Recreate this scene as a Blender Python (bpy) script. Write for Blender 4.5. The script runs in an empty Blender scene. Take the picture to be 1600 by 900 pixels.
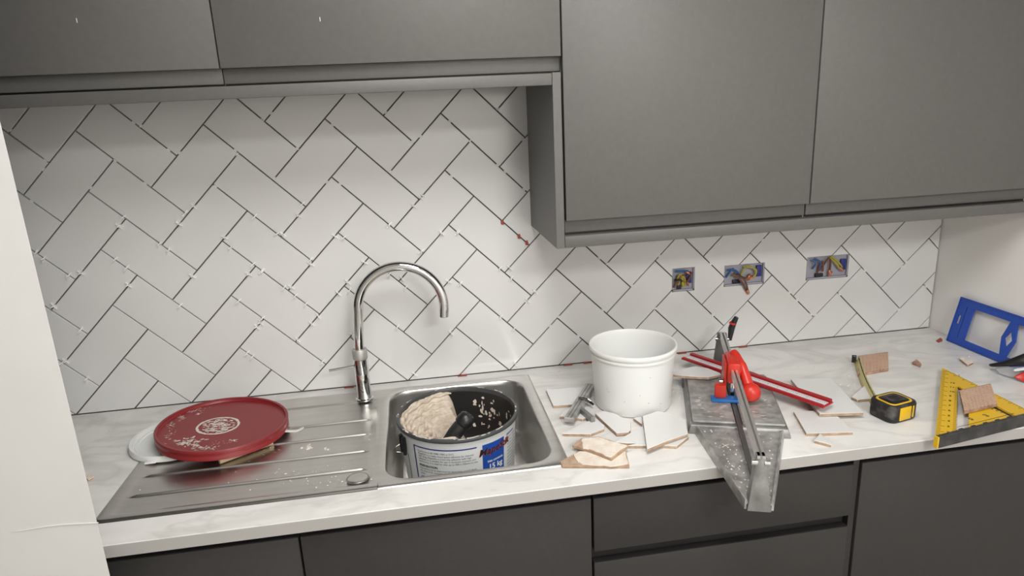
import bpy, bmesh, math, random
from mathutils import Vector, Matrix
random.seed(7)
scene = bpy.context.scene
COL = scene.collection
# ------------------------------------------------------------------ camera (solved from the tile lattice)
RM = [[0.98688673, -0.15497973, -0.04512058], [-0.08399784, -0.25438841, -0.9634474], [0.13783667, 0.95460349, -0.26407051]]
CAM = Vector((0.70271525, -1.75456206, 1.6392808)); FPX = 1035.15
cd = bpy.data.cameras.new('camera'); cam = bpy.data.objects.new('camera', cd); COL.objects.link(cam)
cd.sensor_width = 36; cd.lens = FPX / 1600 * 36; cd.clip_start = .02
M = Matrix.Identity(4)
for i in range(3):
    M[i][0] = RM[0][i]; M[i][1] = -RM[1][i]; M[i][2] = -RM[2][i]; M[i][3] = CAM[i]
cam.matrix_world = M
scene.camera = cam
# ------------------------------------------------------------------ world, ceiling light, added fill light, exposure
wd = bpy.data.worlds.new('world'); scene.world = wd; wd.use_nodes = True
wd.node_tree.nodes['Background'].inputs[0].default_value = (1, .97, .93, 1)
wd.node_tree.nodes['Background'].inputs[1].default_value = .06
LIGHTS = [(.95, -1.2, .7, 20), (1.45, -2.8, .6, 50)]      # x, y, panel size, watts; second panel is an added fill light
LCOL = (1, .985, .96)
vs = scene.view_settings
vs.view_transform = 'Standard'; vs.look = 'None'; vs.gamma = 1; vs.use_curve_mapping = False
vs.exposure = -0.05
for (lx, ly, ls, lw) in LIGHTS:
    ld = bpy.data.lights.new('ceiling_and_fill_light', 'AREA'); ld.energy = lw; ld.color = LCOL; ld.shape = 'SQUARE'; ld.size = ls
    lo = bpy.data.objects.new('ceiling_and_fill_light', ld); COL.objects.link(lo); lo.location = (lx, ly, 2.37)

# ------------------------------------------------------------------ helpers
def dirp(px):
    a = ((px[0] - 800) / FPX, (px[1] - 450) / FPX, 1.0)
    return Vector([sum(RM[k][i] * a[k] for k in range(3)) for i in range(3)])
def onz(px, z=.91):
    d = dirp(px); return CAM + d * ((z - CAM.z) / d.z)
def ony(px, y=0):
    d = dirp(px); return CAM + d * ((y - CAM.y) / d.y)
def onplane(px, p0, n):
    d = dirp(px); return CAM + d * ((p0 - CAM).dot(n) / d.dot(n))

MATS = {}
def mat(name, col, rough=.5, metal=0, **kw):
    m = bpy.data.materials.new(name); m.use_nodes = True
    b = m.node_tree.nodes['Principled BSDF']
    b.inputs['Base Color'].default_value = (*col, 1); b.inputs['Roughness'].default_value = rough; b.inputs['Metallic'].default_value = metal
    for k, v in kw.items(): b.inputs[k.replace('_', ' ')].default_value = v
    MATS[name] = m; return m
def nodes(m): return m.node_tree.nodes, m.node_tree.links, m.node_tree.nodes['Principled BSDF']
def noisy(m, c1, c2, scale, lo=.35, hi=.65, detail=4, stretch=(1, 1, 1), bump=0, rough=None, dist=0):
    N, L, b = nodes(m)
    tc = N.new('ShaderNodeTexCoord'); mp = N.new('ShaderNodeMapping'); mp.inputs['Scale'].default_value = stretch
    nz = N.new('ShaderNodeTexNoise'); nz.inputs['Scale'].default_value = scale; nz.inputs['Detail'].default_value = detail; nz.inputs['Distortion'].default_value = dist
    cr = N.new('ShaderNodeValToRGB'); cr.color_ramp.elements[0].position = lo; cr.color_ramp.elements[1].position = hi
    cr.color_ramp.elements[0].color = (*c1, 1); cr.color_ramp.elements[1].color = (*c2, 1)
    L.new(tc.outputs['Object'], mp.inputs[0]); L.new(mp.outputs[0], nz.inputs['Vector']); L.new(nz.outputs[0], cr.inputs[0]); L.new(cr.outputs[0], b.inputs['Base Color'])
    if bump:
        bp = N.new('ShaderNodeBump'); bp.inputs['Strength'].default_value = bump; bp.inputs['Distance'].default_value = .002
        L.new(nz.outputs[0], bp.inputs['Height']); L.new(bp.outputs[0], b.inputs['Normal'])
    if rough:
        mr = N.new('ShaderNodeMapRange'); mr.inputs[3].default_value = rough[0]; mr.inputs[4].default_value = rough[1]
        L.new(nz.outputs[0], mr.inputs[0]); L.new(mr.outputs[0], b.inputs['Roughness'])
    return m

WL = {}
def link(o, parent=None, wl=None):
    COL.objects.link(o)
    if parent is not None: o.parent = parent; WL[o] = WL[parent]
    else: WL[o] = Vector(wl or (0, 0, 0)); o.location = WL[o]
    return o
def thing(name, loc, label, cat, group=None):
    o = bpy.data.objects.new(name, None); o.empty_display_size = .05
    link(o, None, loc); tag(o, label, cat, group); return o
def tag(o, label, cat, group=None, kind=None):
    if label: o['label'] = label
    if cat: o['category'] = cat
    if group: o['group'] = group
    if kind: o['kind'] = kind
    return o
def mk(name, V, F, mats, parent=None, smooth=False, midx=None, wl=None):
    """verts in world coordinates; origin goes to the base centre (top-level) or to the thing's base"""
    V = [Vector(v) for v in V]
    if parent is not None: off = WL[parent]
    elif wl is not None: off = Vector(wl)
    else:
        off = Vector(((min(v.x for v in V) + max(v.x for v in V)) / 2, (min(v.y for v in V) + max(v.y for v in V)) / 2, min(v.z for v in V)))
    me = bpy.data.meshes.new(name); me.from_pydata([v - off for v in V], [], F)
    for m in (mats if isinstance(mats, (list, tuple)) else [mats]): me.materials.append(m)
    if midx: me.polygons.foreach_set('material_index', midx)
    bm = bmesh.new(); bm.from_mesh(me); bmesh.ops.recalc_face_normals(bm, faces=bm.faces); bm.to_mesh(me); bm.free()
    if smooth:
        me.polygons.foreach_set('use_smooth', [True] * len(me.polygons))
        me.set_sharp_from_angle(angle=math.radians(40))
    me.update()
    o = bpy.data.objects.new(name, me); link(o, parent, off if parent is None else None); return o
BOXF = [(0, 3, 2, 1), (4, 5, 6, 7), (0, 1, 5, 4), (1, 2, 6, 5), (2, 3, 7, 6), (3, 0, 4, 7)]
def boxv(x0, x1, y0, y1, z0, z1): return [(x0, y0, z0), (x1, y0, z0), (x1, y1, z0), (x0, y1, z0), (x0, y0, z1), (x1, y0, z1), (x1, y1, z1), (x0, y1, z1)]
def bevel(o, w, seg=2, angle=30):
    bm = bmesh.new(); bm.from_mesh(o.data)
    ed = [e for e in bm.edges if len(e.link_faces) == 2 and e.calc_face_angle(0) > math.radians(angle)]
    bmesh.ops.bevel(bm, geom=ed, offset=w, segments=seg, affect='EDGES', profile=.5)
    bm.to_mesh(o.data); bm.free()
    o.data.polygons.foreach_set('use_smooth', [True] * len(o.data.polygons)); o.data.set_sharp_from_angle(angle=math.radians(35))
    return o
def box(name, x0, x1, y0, y1, z0, z1, m, parent=None, bev=0, seg=2):
    o = mk(name, boxv(x0, x1, y0, y1, z0, z1), BOXF, m, parent)
    if bev: bevel(o, bev, seg)
    return o
def joined(name, boxes, m, parent=None, bev=0):
    V = []; F = []
    for b in boxes:
        n = len(V); V += boxv(*b) if not isinstance(b[0], (tuple, list, Vector)) else list(b); F += [tuple(i + n for i in f) for f in BOXF]
    o = mk(name, V, F, m, parent)
    if bev: bevel(o, bev, 1)
    return o
def obox(c, a, b, h, la, lb, lh):
    """oriented box verts: centre c of the bottom, unit axes a,b,h and full sizes"""
    c = Vector(c); a = Vector(a).normalized(); b = Vector(b).normalized(); h = Vector(h).normalized()
    q = [(-1, -1), (1, -1), (1, 1), (-1, 1)]
    return [c + a * (sa * la / 2) + b * (sb * lb / 2) + h * t for t in (0, lh) for sa, sb in q]
def prism(name, top, down, mats, parent=None, bev=0):
    """top: list of 3-D points of the top face; down: vector to the bottom face. mats: (top, rest)"""
    n = len(top); V = [Vector(p) for p in top] + [Vector(p) + Vector(down) for p in top]
    F = [tuple(range(n)), tuple(range(2 * n - 1, n - 1, -1))] + [(i, (i + 1) % n, (i + 1) % n + n, i + n) for i in range(n)]
    mi = [0] + [1 if isinstance(mats, (list, tuple)) else 0] * (n + 1)
    o = mk(name, V, F, mats, parent, midx=mi)
    if bev: bevel(o, bev, 1)
    return o
def lathe(name, prof, c, m, parent=None, n=48, axis=None, closed=False, a0=0, a1=2 * math.pi, midx=None):
    c = Vector(c); Rm = Matrix.Identity(3) if axis is None else Vector((0, 0, 1)).rotation_difference(Vector(axis)).to_matrix()
    V = []; F = []; full = abs(a1 - a0 - 2 * math.pi) < 1e-6; k = n if full else n + 1; P = len(prof); mi = []
    for i in range(k):
        t = a0 + (a1 - a0) * i / n
        for r, z in prof: V.append(c + Rm @ Vector((r * math.cos(t), r * math.sin(t), z)))
    for i in range(n):
        j = (i + 1) % k
        for q in range(P - 1 if not closed else P):
            q2 = (q + 1) % P
            F.append((i * P + q, j * P + q, j * P + q2, i * P + q2)); mi.append(midx[q] if midx else 0)
    o = mk(name, V, F, m, parent, True, midx=mi)
    bm = bmesh.new(); bm.from_mesh(o.data); bmesh.ops.remove_doubles(bm, verts=bm.verts, dist=1e-6); bmesh.ops.recalc_face_normals(bm, faces=bm.faces); bm.to_mesh(o.data); bm.free()
    o.data.polygons.foreach_set('use_smooth', [True] * len(o.data.polygons)); o.data.set_sharp_from_angle(angle=math.radians(40))
    return o
def tube(name, pts, r, m, parent=None, n=16, caps=True, join_to=None):
    pts = [Vector(p) for p in pts]; V = []; F = []; rs = r if isinstance(r, (list, tuple)) else [r] * len(pts)
    up = None
    for i, p in enumerate(pts):
        t = (pts[min(i + 1, len(pts) - 1)] - pts[max(i - 1, 0)]).normalized()
        if up is None: up = Vector((0, 0, 1)) if abs(t.z) < .9 else Vector((0, 1, 0))
        s = t.cross(up).normalized(); up = s.cross(t).normalized()
        for k in range(n):
            a = 2 * math.pi * k / n; V.append(p + (s * math.cos(a) + up * math.sin(a)) * rs[i])
    for i in range(len(pts) - 1):
        for k in range(n): F.append((i * n + k, i * n + (k + 1) % n, (i + 1) * n + (k + 1) % n, (i + 1) * n + k))
    if caps: F += [tuple(range(n - 1, -1, -1)), tuple(range((len(pts) - 1) * n, len(pts) * n))]
    if join_to is not None:
        b = len(join_to[0]); join_to[0].extend(V); join_to[1].extend([tuple(i + b for i in f) for f in F]); return None
    return mk(name, V, F, m, parent, True)
def text_mesh(body, size, align='LEFT', shear=0, bold=0):
    cu = bpy.data.curves.new('lettering', 'FONT'); cu.body = body; cu.size = size; cu.align_x = align; cu.shear = shear; cu.offset = bold; cu.resolution_u = 3
    ob = bpy.data.objects.new('lettering', cu); COL.objects.link(ob)
    dg = bpy.context.evaluated_depsgraph_get(); me = bpy.data.meshes.new_from_object(ob.evaluated_get(dg))
    V = [v.co.copy() for v in me.vertices]; F = [tuple(p.vertices) for p in me.polygons]
    bpy.data.objects.remove(ob); bpy.data.meshes.remove(me); bpy.data.curves.remove(cu)
    return V, F

# ------------------------------------------------------------------ materials
m_tile = mat('white_glazed_tile', (.70, .69, .67), .14)
noisy(m_tile, (.705, .705, .695), (.74, .74, .73), 3, bump=.02)
m_clay = mat('tile_body_clay', (.42, .29, .2), .85); noisy(m_clay, (.36, .24, .155), (.50, .36, .26), 60, bump=.3)
m_wallgrey = mat('wall_adhesive_bed', (.16, .135, .115), .9)
m_wall = mat('white_paint', (.87, .85, .82), .7); noisy(m_wall, (.85, .83, .80), (.88, .862, .835), 5, bump=.15)
m_part = mat('partition_paint', (.62, .615, .6), .6); noisy(m_part, (.60, .595, .58), (.635, .63, .615), 4, bump=.1)
m_ceil = mat('ceiling_paint', (.8, .79, .77), .8)
m_floor = mat('floor_vinyl', (.32, .3, .28), .5)
m_base = mat('anthracite_cabinet', (.029, .027, .0255), .5); noisy(m_base, (.027, .0253, .0238), (.031, .029, .0275), 90, bump=.03)
m_cab = mat('grey_cabinet', (.118, .115, .109), .42); noisy(m_cab, (.114, .111, .105), (.122, .119, .113), 90, bump=.03)
m_cabdark = mat('black_channel_and_shade', (.012, .011, .011), .5)  # handle channels, and black standing in for gap and groove shade
m_carc = mat('carcass_grey', (.13, .125, .118), .5)
m_steel = mat('stainless_steel', (.55, .53, .50), .27, 1)
noisy(m_steel, (.60, .585, .56), (.65, .635, .61), 9, stretch=(.6, 7, 1), rough=(.26, .36), detail=3)
m_chrome = mat('chrome', (.75, .75, .74), .05, 1)
m_cast = mat('grey_metal', (.27, .27, .265), .4, .55); noisy(m_cast, (.20, .2, .195), (.34, .34, .33), 30, rough=(.3, .55))
m_dkmetal = mat('dark_metal', (.10, .10, .10), .45, .3)
m_alu = mat('dusty_aluminium', (.42, .42, .41), .42, .6); noisy(m_alu, (.34, .34, .33), (.56, .55, .53), 40, rough=(.35, .6))
m_redp = mat('red_plastic', (.58, .030, .018), .35)
m_redlid = mat('dark_red_plastic', (.23, .017, .02), .35)
m_whitep = mat('white_plastic', (.82, .81, .79), .35, Subsurface_Weight=.1)
m_spacer = mat('spacer_plastic', (.9, .895, .88), .45)
m_blue = mat('blue_plastic', (.012, .065, .40), .4)
m_bluec = mat('blue_foot', (.02, .14, .42), .45)
m_black = mat('black_plastic', (.012, .012, .013), .35)
m_rubber = mat('black_rubber', (.02, .02, .022), .6); noisy(m_rubber, (.012, .012, .013), (.11, .10, .09), 45, .5, .75)
m_yel = mat('yellow_plastic', (.74, .46, .015), .4)
m_tapey = mat('tape_blade_yellow', (.62, .55, .22), .35)
m_mark = mat('black_print', (.015, .015, .015), .5)
m_tubgrey = mat('tub_grey', (.055, .058, .062), .4)
m_tublabel = mat('tub_label_white', (.66, .68, .68), .38)
m_tubblue = mat('label_blue', (.012, .07, .36), .4)
m_tubnavy = mat('label_navy', (.02, .03, .2), .4)
m_brandred = mat('label_red', (.55, .06, .02), .4)
m_dirt = mat('pale_dirt', (.45, .42, .39), .8)
m_txt = mat('label_text_grey', (.12, .12, .12), .5)
m_wood = mat('pale_wood', (.6, .46, .28), .6); noisy(m_wood, (.5, .37, .2), (.68, .54, .36), 30, stretch=(1, 1, 8))
m_red_w = mat('red_wedge_plastic', (.33, .06, .04), .5)
m_cream = mat('dried_adhesive', (.66, .57, .47), .9); noisy(m_cream, (.70, .61, .51), (.82, .75, .66), 60, bump=.6)
m_paste = mat('wet_adhesive', (.62, .53, .43), .55); noisy(m_paste, (.56, .47, .37), (.70, .61, .51), 70, bump=.5)
m_brown = mat('ribbed_tile_back', (.36, .2, .13), .85); noisy(m_brown, (.30, .165, .105), (.48, .31, .22), 50, bump=.3)
m_clear = mat('clear_film', (.85, .85, .85), .12, 0, Transmission_Weight=.8, IOR=1.1)
m_boxback = mat('back_box_grey', (.36, .36, .42), .5)
m_wblue = mat('wire_blue', (.02, .10, .28), .4); m_wyel = mat('wire_green_yellow', (.42, .36, .04), .4); m_wbrn = mat('wire_brown', (.16, .06, .035), .4); m_cop = mat('copper_end', (.6, .25, .14), .4, .6)
# red lid with dried splashes
m_lidtop = mat('red_lid_splashed', (.23, .017, .02), .35)
# marble worktop
m_top = mat('marble_laminate', (.7, .69, .66), .33)
def marble():
    N, L, b = nodes(m_top)
    tc = N.new('ShaderNodeTexCoord')
    n1 = N.new('ShaderNodeTexNoise'); n1.inputs['Scale'].default_value = 5; n1.inputs['Detail'].default_value = 7; n1.inputs['Distortion'].default_value = 1.2
    n2 = N.new('ShaderNodeTexNoise'); n2.inputs['Scale'].default_value = 2.6; n2.inputs['Detail'].default_value = 8; n2.inputs['Distortion'].default_value = 2.2
    mp = N.new('ShaderNodeMapping'); mp.inputs['Scale'].default_value = (.8, 1.5, 1); mp.inputs['Rotation'].default_value = (0, 0, .5)
    L.new(tc.outputs['Object'], mp.inputs[0]); L.new(mp.outputs[0], n1.inputs['Vector']); L.new(mp.outputs[0], n2.inputs['Vector'])
    c1 = N.new('ShaderNodeValToRGB'); e = c1.color_ramp.elements; e[0].position = .3; e[0].color = (.66, .65, .625, 1); e[1].position = .6; e[1].color = (.79, .78, .755, 1)
    c2 = N.new('ShaderNodeValToRGB'); e = c2.color_ramp.elements; e[0].position = .44; e[0].color = (1, 1, 1, 1); e[1].position = .56; e[1].color = (1, 1, 1, 1)
    k = c2.color_ramp.elements.new(.5); k.color = (.84, .835, .83, 1)
    mx = N.new('ShaderNodeMix'); mx.data_type = 'RGBA'; mx.blend_type = 'MULTIPLY'; mx.inputs[0].default_value = .8
    L.new(n1.outputs[0], c1.inputs[0]); L.new(n2.outputs[0], c2.inputs[0]); L.new(c1.outputs[0], mx.inputs[6]); L.new(c2.outputs[0], mx.inputs[7]); L.new(mx.outputs[2], b.inputs['Base Color'])
marble()

# ------------------------------------------------------------------ the room
XL, XR = -.55, 2.275
def struct(o): o['kind'] = 'structure'; return o
struct(box('floor', -2.2, XR, -3.4, .1, -.05, 0, m_floor))
struct(box('ceiling', -2.2, XR, -3.4, .1, 2.4, 2.45, m_ceil))
WB = struct(box('wall_back', -2.2, XR + .1, .0085, .1, 0, 2.4, m_wallgrey))
struct(box('wall_right', XR, XR + .1, -3.4, .0085, 0, 2.4, m_wall))
struct(box('wall_rear', -2.2, XR, -3.5, -3.4, 0, 2.4, m_wall))
struct(box('wall_far_left', -2.3, -2.2, -3.4, .1, 0, 2.4, m_wall))
# partition whose end stands just in front of the worktop
XE, YE = ony((154, 822), -.70).x, -.70
wl = struct(mk('wall_left', [(x, y, z) for z in (0, 2.4) for x, y in ((-2.2, YE), (XE, YE), (XE - .085, YE + .06), (-2.2, YE + .06))], BOXF, m_part)); bevel(wl, .002, 2)
seam = [ony(p, YE) for p in ((153.5, 817), (140, 817.5), (120, 818.5), (95, 820), (70, 823), (50, 826.5), (35, 829), (15, 831))]     # raised paint seam
struct(tube('trim_1', seam, [.0012, .0016, .0016, .0015, .0014, .0012, .001, .0004], m_part, None, 8))

# ------------------------------------------------------------------ herringbone tiles, children of wall_back
PW = .102; JT = .0030; ZB = .91 + 9 / math.sqrt(2) * PW; S2 = math.sqrt(2)
def uv2xz(u, v): return ((u + v) / S2 * PW, ZB + (u - v) / S2 * PW)
SOCK = [(1.4225, 1.4905, 1.1005, 1.1705), (1.581, 1.7065, 1.1025, 1.1665), (1.840, 1.976, 1.100, 1.1705)]
def clip(poly, f):
    out = []
    for i in range(len(poly)):
        a, b = poly[i - 1], poly[i]; fa, fb = f(a), f(b)
        if (fa >= 0) != (fb >= 0):
            t = fa / (fa - fb); out.append((a[0] + (b[0] - a[0]) * t, a[1] + (b[1] - a[1]) * t))
        if fb >= 0: out.append(b)
    return out
def area(p): return sum(p[i - 1][0] * p[i][1] - p[i][0] * p[i - 1][1] for i in range(len(p))) / 2
def inset(poly, d):
    n = len(poly); s = 1 if area(poly) > 0 else -1; out = []
    for i in range(n):
        a, b, c = poly[i - 1], poly[i], poly[(i + 1) % n]
        e1 = Vector((b[0] - a[0], b[1] - a[1])).normalized(); e2 = Vector((c[0] - b[0], c[1] - b[1])).normalized()
        n1 = Vector((-e1.y, e1.x)) * s; n2 = Vector((-e2.y, e2.x)) * s; k = n1 + n2
        k = k / max(.3, k.dot(n1)); out.append((b[0] + k.x * d, b[1] + k.y * d))
    return out
def tile_piece(polys, tx, tz):
    """polys: convex (x,z) polygons of one tile"""
    V = []; F = []
    cx = sum(p[0] for p in polys[0]) / len(polys[0]); cz = sum(p[1] for p in polys[0]) / len(polys[0])
    yf = lambda x, z, y: y + (tx * (x - cx) + tz * (z - cz))
    whole = len(polys) == 1
    for poly in polys:
        n = len(poly); b = len(V)
        rings = [(inset(poly, .0007), 0.0), (poly, .0009), (poly, .0083)] if whole else [(poly, 0.0), (poly, .0083)]
        for pl, y in rings: V += [(x, yf(x, z, y) if y < .008 else y, z) for x, z in pl]
        F.append(tuple(range(b, b + n)))
        for r in range(len(rings) - 1):
            for i in range(n): j = (i + 1) % n; F.append((b + r * n + i, b + r * n + j, b + (r + 1) * n + j, b + (r + 1) * n + i))
    return mk('tile', V, F, m_tile, WB)
def wall_top(x): return 1.72
for a in range(-12, 16):
    for b in range(-8, 24):
        k = (a + b) % 4
        if k == 1: u0, u1, v0, v1 = a, a + 2, b, b + 1
        elif k == 3: u0, u1, v0, v1 = a, a + 1, b, b + 2
        else: continue
        g = JT / 2 / PW
        poly = [uv2xz(u, v) for u, v in ((u0 + g, v0 + g), (u1 - g, v0 + g), (u1 - g, v1 - g), (u0 + g, v1 - g))]
        for f in (lambda p: p[0] - (XL + .002), lambda p: XR - .003 - p[0], lambda p: p[1] - .912, lambda p: 1.72 - p[1]): 
            poly = clip(poly, f)
            if len(poly) < 3: break
        if len(poly) < 3 or abs(area(poly)) < .0002: continue
        cxx = sum(p[0] for p in poly) / len(poly)
        if min(p[1] for p in poly) > 1.40 and min(p[0] for p in poly) > 1.02: continue
        polys = [poly]
        for (x0, x1, z0, z1) in SOCK:
            new = []
            for q in polys:
                if min(p[0] for p in q) > x1 or max(p[0] for p in q) < x0 or min(p[1] for p in q) > z1 or max(p[1] for p in q) < z0: new.append(q); continue
                for fs in ([lambda p: x0 - p[0]], [lambda p: p[0] - x1], [lambda p: p[0] - x0, lambda p: x1 - p[0], lambda p: p[1] - z1], [lambda p: p[0] - x0, lambda p: x1 - p[0], lambda p: z0 - p[1]]):
                    r = q
                    for f in fs:
                        r = clip(r, f)
                        if len(r) < 3: break
                    if len(r) >= 3 and abs(area(r)) > 2e-5: new.append(r)
            polys = new
        if polys: tile_piece(polys, random.gauss(0, .0015), random.gauss(0, .0015))

# ------------------------------------------------------------------ worktop
SX0, SX1, SY0, SY1 = .05, .985, -.545, -.045
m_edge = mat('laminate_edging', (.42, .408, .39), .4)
def make_worktop():
    o = (XL, XR - .001, -.62, .0); h = (SX0 + .02, SX1 - .02, SY0 + .02, SY1 - .02)
    V = []
    for z in (.884, .91):
        for (x0, x1, y0, y1) in (o, h): V += [(x0, y0, z), (x1, y0, z), (x1, y1, z), (x0, y1, z)]
    F = []
    for i in range(4):
        j = (i + 1) % 4
        F += [(i, j, j + 4, i + 4), (8 + i, 8 + j, 12 + j, 12 + i), (i, j, j + 8, i + 8), (4 + i, 4 + j, 12 + j, 12 + i)]
    w = mk('worktop', V, F, m_top); bevel(w, .0012, 1)
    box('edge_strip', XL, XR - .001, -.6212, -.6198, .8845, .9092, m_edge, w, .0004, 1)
    return tag(w, 'pale grey marble-look laminate worktop running under the tiled wall', 'worktop')
make_worktop()

# ------------------------------------------------------------------ wall cabinets
YD = -.3211
def wall_cab(x0, x1, zb, zd, label, marks=()):
    t = thing('wall_cabinet', ((x0 + x1) / 2, -.16, zb), label, 'cabinet', 'grey handleless wall cabinets')
    box('carcass', x0, x1, -.296, -.001, zb, 2.12, m_carc, t)
    box('gap_shade_strip', x0 + .001, x1 - .001, -.2962, -.2945, zb - .008, zb - .0002, m_cabdark, t)  # black strip painted in for the shade above the pelmet
    box('handle_rail', x0 + .001, x1 - .001, -.3035, -.2965, zb, zd + .02, m_cab, t, .001)
    d = box('door', x0 + .0012, x1 - .0012, YD, -.3045, zd, 2.11, m_cab, t, .0012)
    for q in marks:
        c = ony(q, YD); box('scuff_mark', c.x - .0006, c.x + .0006, YD - .0003, YD + .0003, c.z - .004, c.z + .004, m_spacer, d)
    return t
wall_cab(-.30, .3535, 1.7075, 1.7365, 'grey wall cabinet at the left of the raised pair above the drainer', [(120, 32)])
wall_cab(.3535, 1.0375, 1.7075, 1.7365, 'grey wall cabinet of the raised pair above the sink tap, meeting the end panel', [(500, 30)])
wall_cab(1.0385, 1.6275, 1.357, 1.3865, 'grey lower-hung wall cabinet beside the end panel, above white bucket')
wall_cab(1.6285, 2.232, 1.357, 1.3865, 'grey lower-hung wall cabinet above the sockets by the white side wall')
fl = box('cabinet_filler', 2.2325, XR - .001, -.30, -.001, 1.357, 2.12, m_cab); tag(fl, 'narrow grey filler strip between lower-hung wall cabinet and white side wall', 'filler panel')
e = thing('end_panel', (1.026, -.16, 1.325), 'grey end panel on the side of the lower-hung wall cabinets', 'end panel')
mk('panel', [(x, y, z) for x in (1.0165, 1.0345) for (y, z) in ((YD, 1.325), (-.001, 1.325), (-.001, 1.7045), (YD, 1.7045))], [(0, 1, 2, 3), (7, 6, 5, 4), (0, 4, 5, 1), (1, 5, 6, 2), (2, 6, 7, 3), (3, 7, 4, 0)], m_cab, e)
pl = box('pelmet', -.33, 1.0155, YD - .001, -.298, 1.679, 1.7030, m_cab, None, .0012); tag(pl, 'grey pelmet strip under the raised wall cabinets over the sink', 'pelmet')
pr_ = box('pelmet', 1.0355, XR - .001, YD, -.298, 1.325, 1.3515, m_cab, None, .0012); tag(pr_, 'grey pelmet strip under the lower-hung wall cabinets over the sockets', 'pelmet')

# ------------------------------------------------------------------ base cabinets
YF = -.603
def base_cab(x0, x1, fronts, label, name='base_cabinet', cat='cabinet'):
    t = thing(name, ((x0 + x1) / 2, -.3, 0), label, cat, 'dark grey handleless base cabinets')
    if x0 < SX1 and x1 > .55: joined('carcass', [(x0, x1, -.575, -.555, .15, .88), (x0, x0 + .018, -.555, -.02, .15, .88), (x1 - .018, x1, -.555, -.02, .15, .88), (x0, x1, -.555, -.02, .15, .168)], m_carc, t)
    else: box('carcass', x0, x1, -.575, -.02, .15, .88, m_carc, t)
    box('handle_channel', x0, x1, -.583, -.5755, .80, .8835, m_cabdark, t)
    for i, (z0, z1) in enumerate(fronts):
        box('drawer_front' if len(fronts) > 1 else 'door', x0 + .0015, x1 - .0015, YF, -.584, z0, z1, m_base, t, .0015)
    for z0, z1 in fronts: box('groove_shade_cap', x0 + .002, x1 - .002, -.6005, -.5845, z1 - .0004, z1 + .0008, m_cabdark, t)  # black cap standing in for the shade inside the door-top grip
    if len(fronts) > 1: box('drawer_channel', x0 + .002, x1 - .002, -.5835, -.576, .69, .76, m_cabdark, t)
    box('plinth', x0, x1, -.54, -.52, 0, .15, m_carc, t)
    return t
base_cab(-.17, .4345, [(.155, .8630)], 'dark grey base cabinet with plain door under the drainer end of sink')
base_cab(.4355, 1.0125, [(.155, .8630)], 'dark grey base cabinet with plain door under the sink bowl')
base_cab(1.0145, 1.5965, [(.7367, .8620), (.44, .7085), (.155, .415)], 'dark grey base drawer unit below the tile cutter', 'drawer_unit', 'drawer unit')
base_cab(1.6135, XR - .002, [(.155, .8630)], 'dark grey base cabinet with plain door beside drawers, under yellow square')
fp = box('filler_post', 1.598, 1.612, -.597, -.05, .0, .8835, m_base); tag(fp, 'narrow dark grey filler post between the drawer unit and the cabinet under yellow square', 'filler panel')

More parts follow.
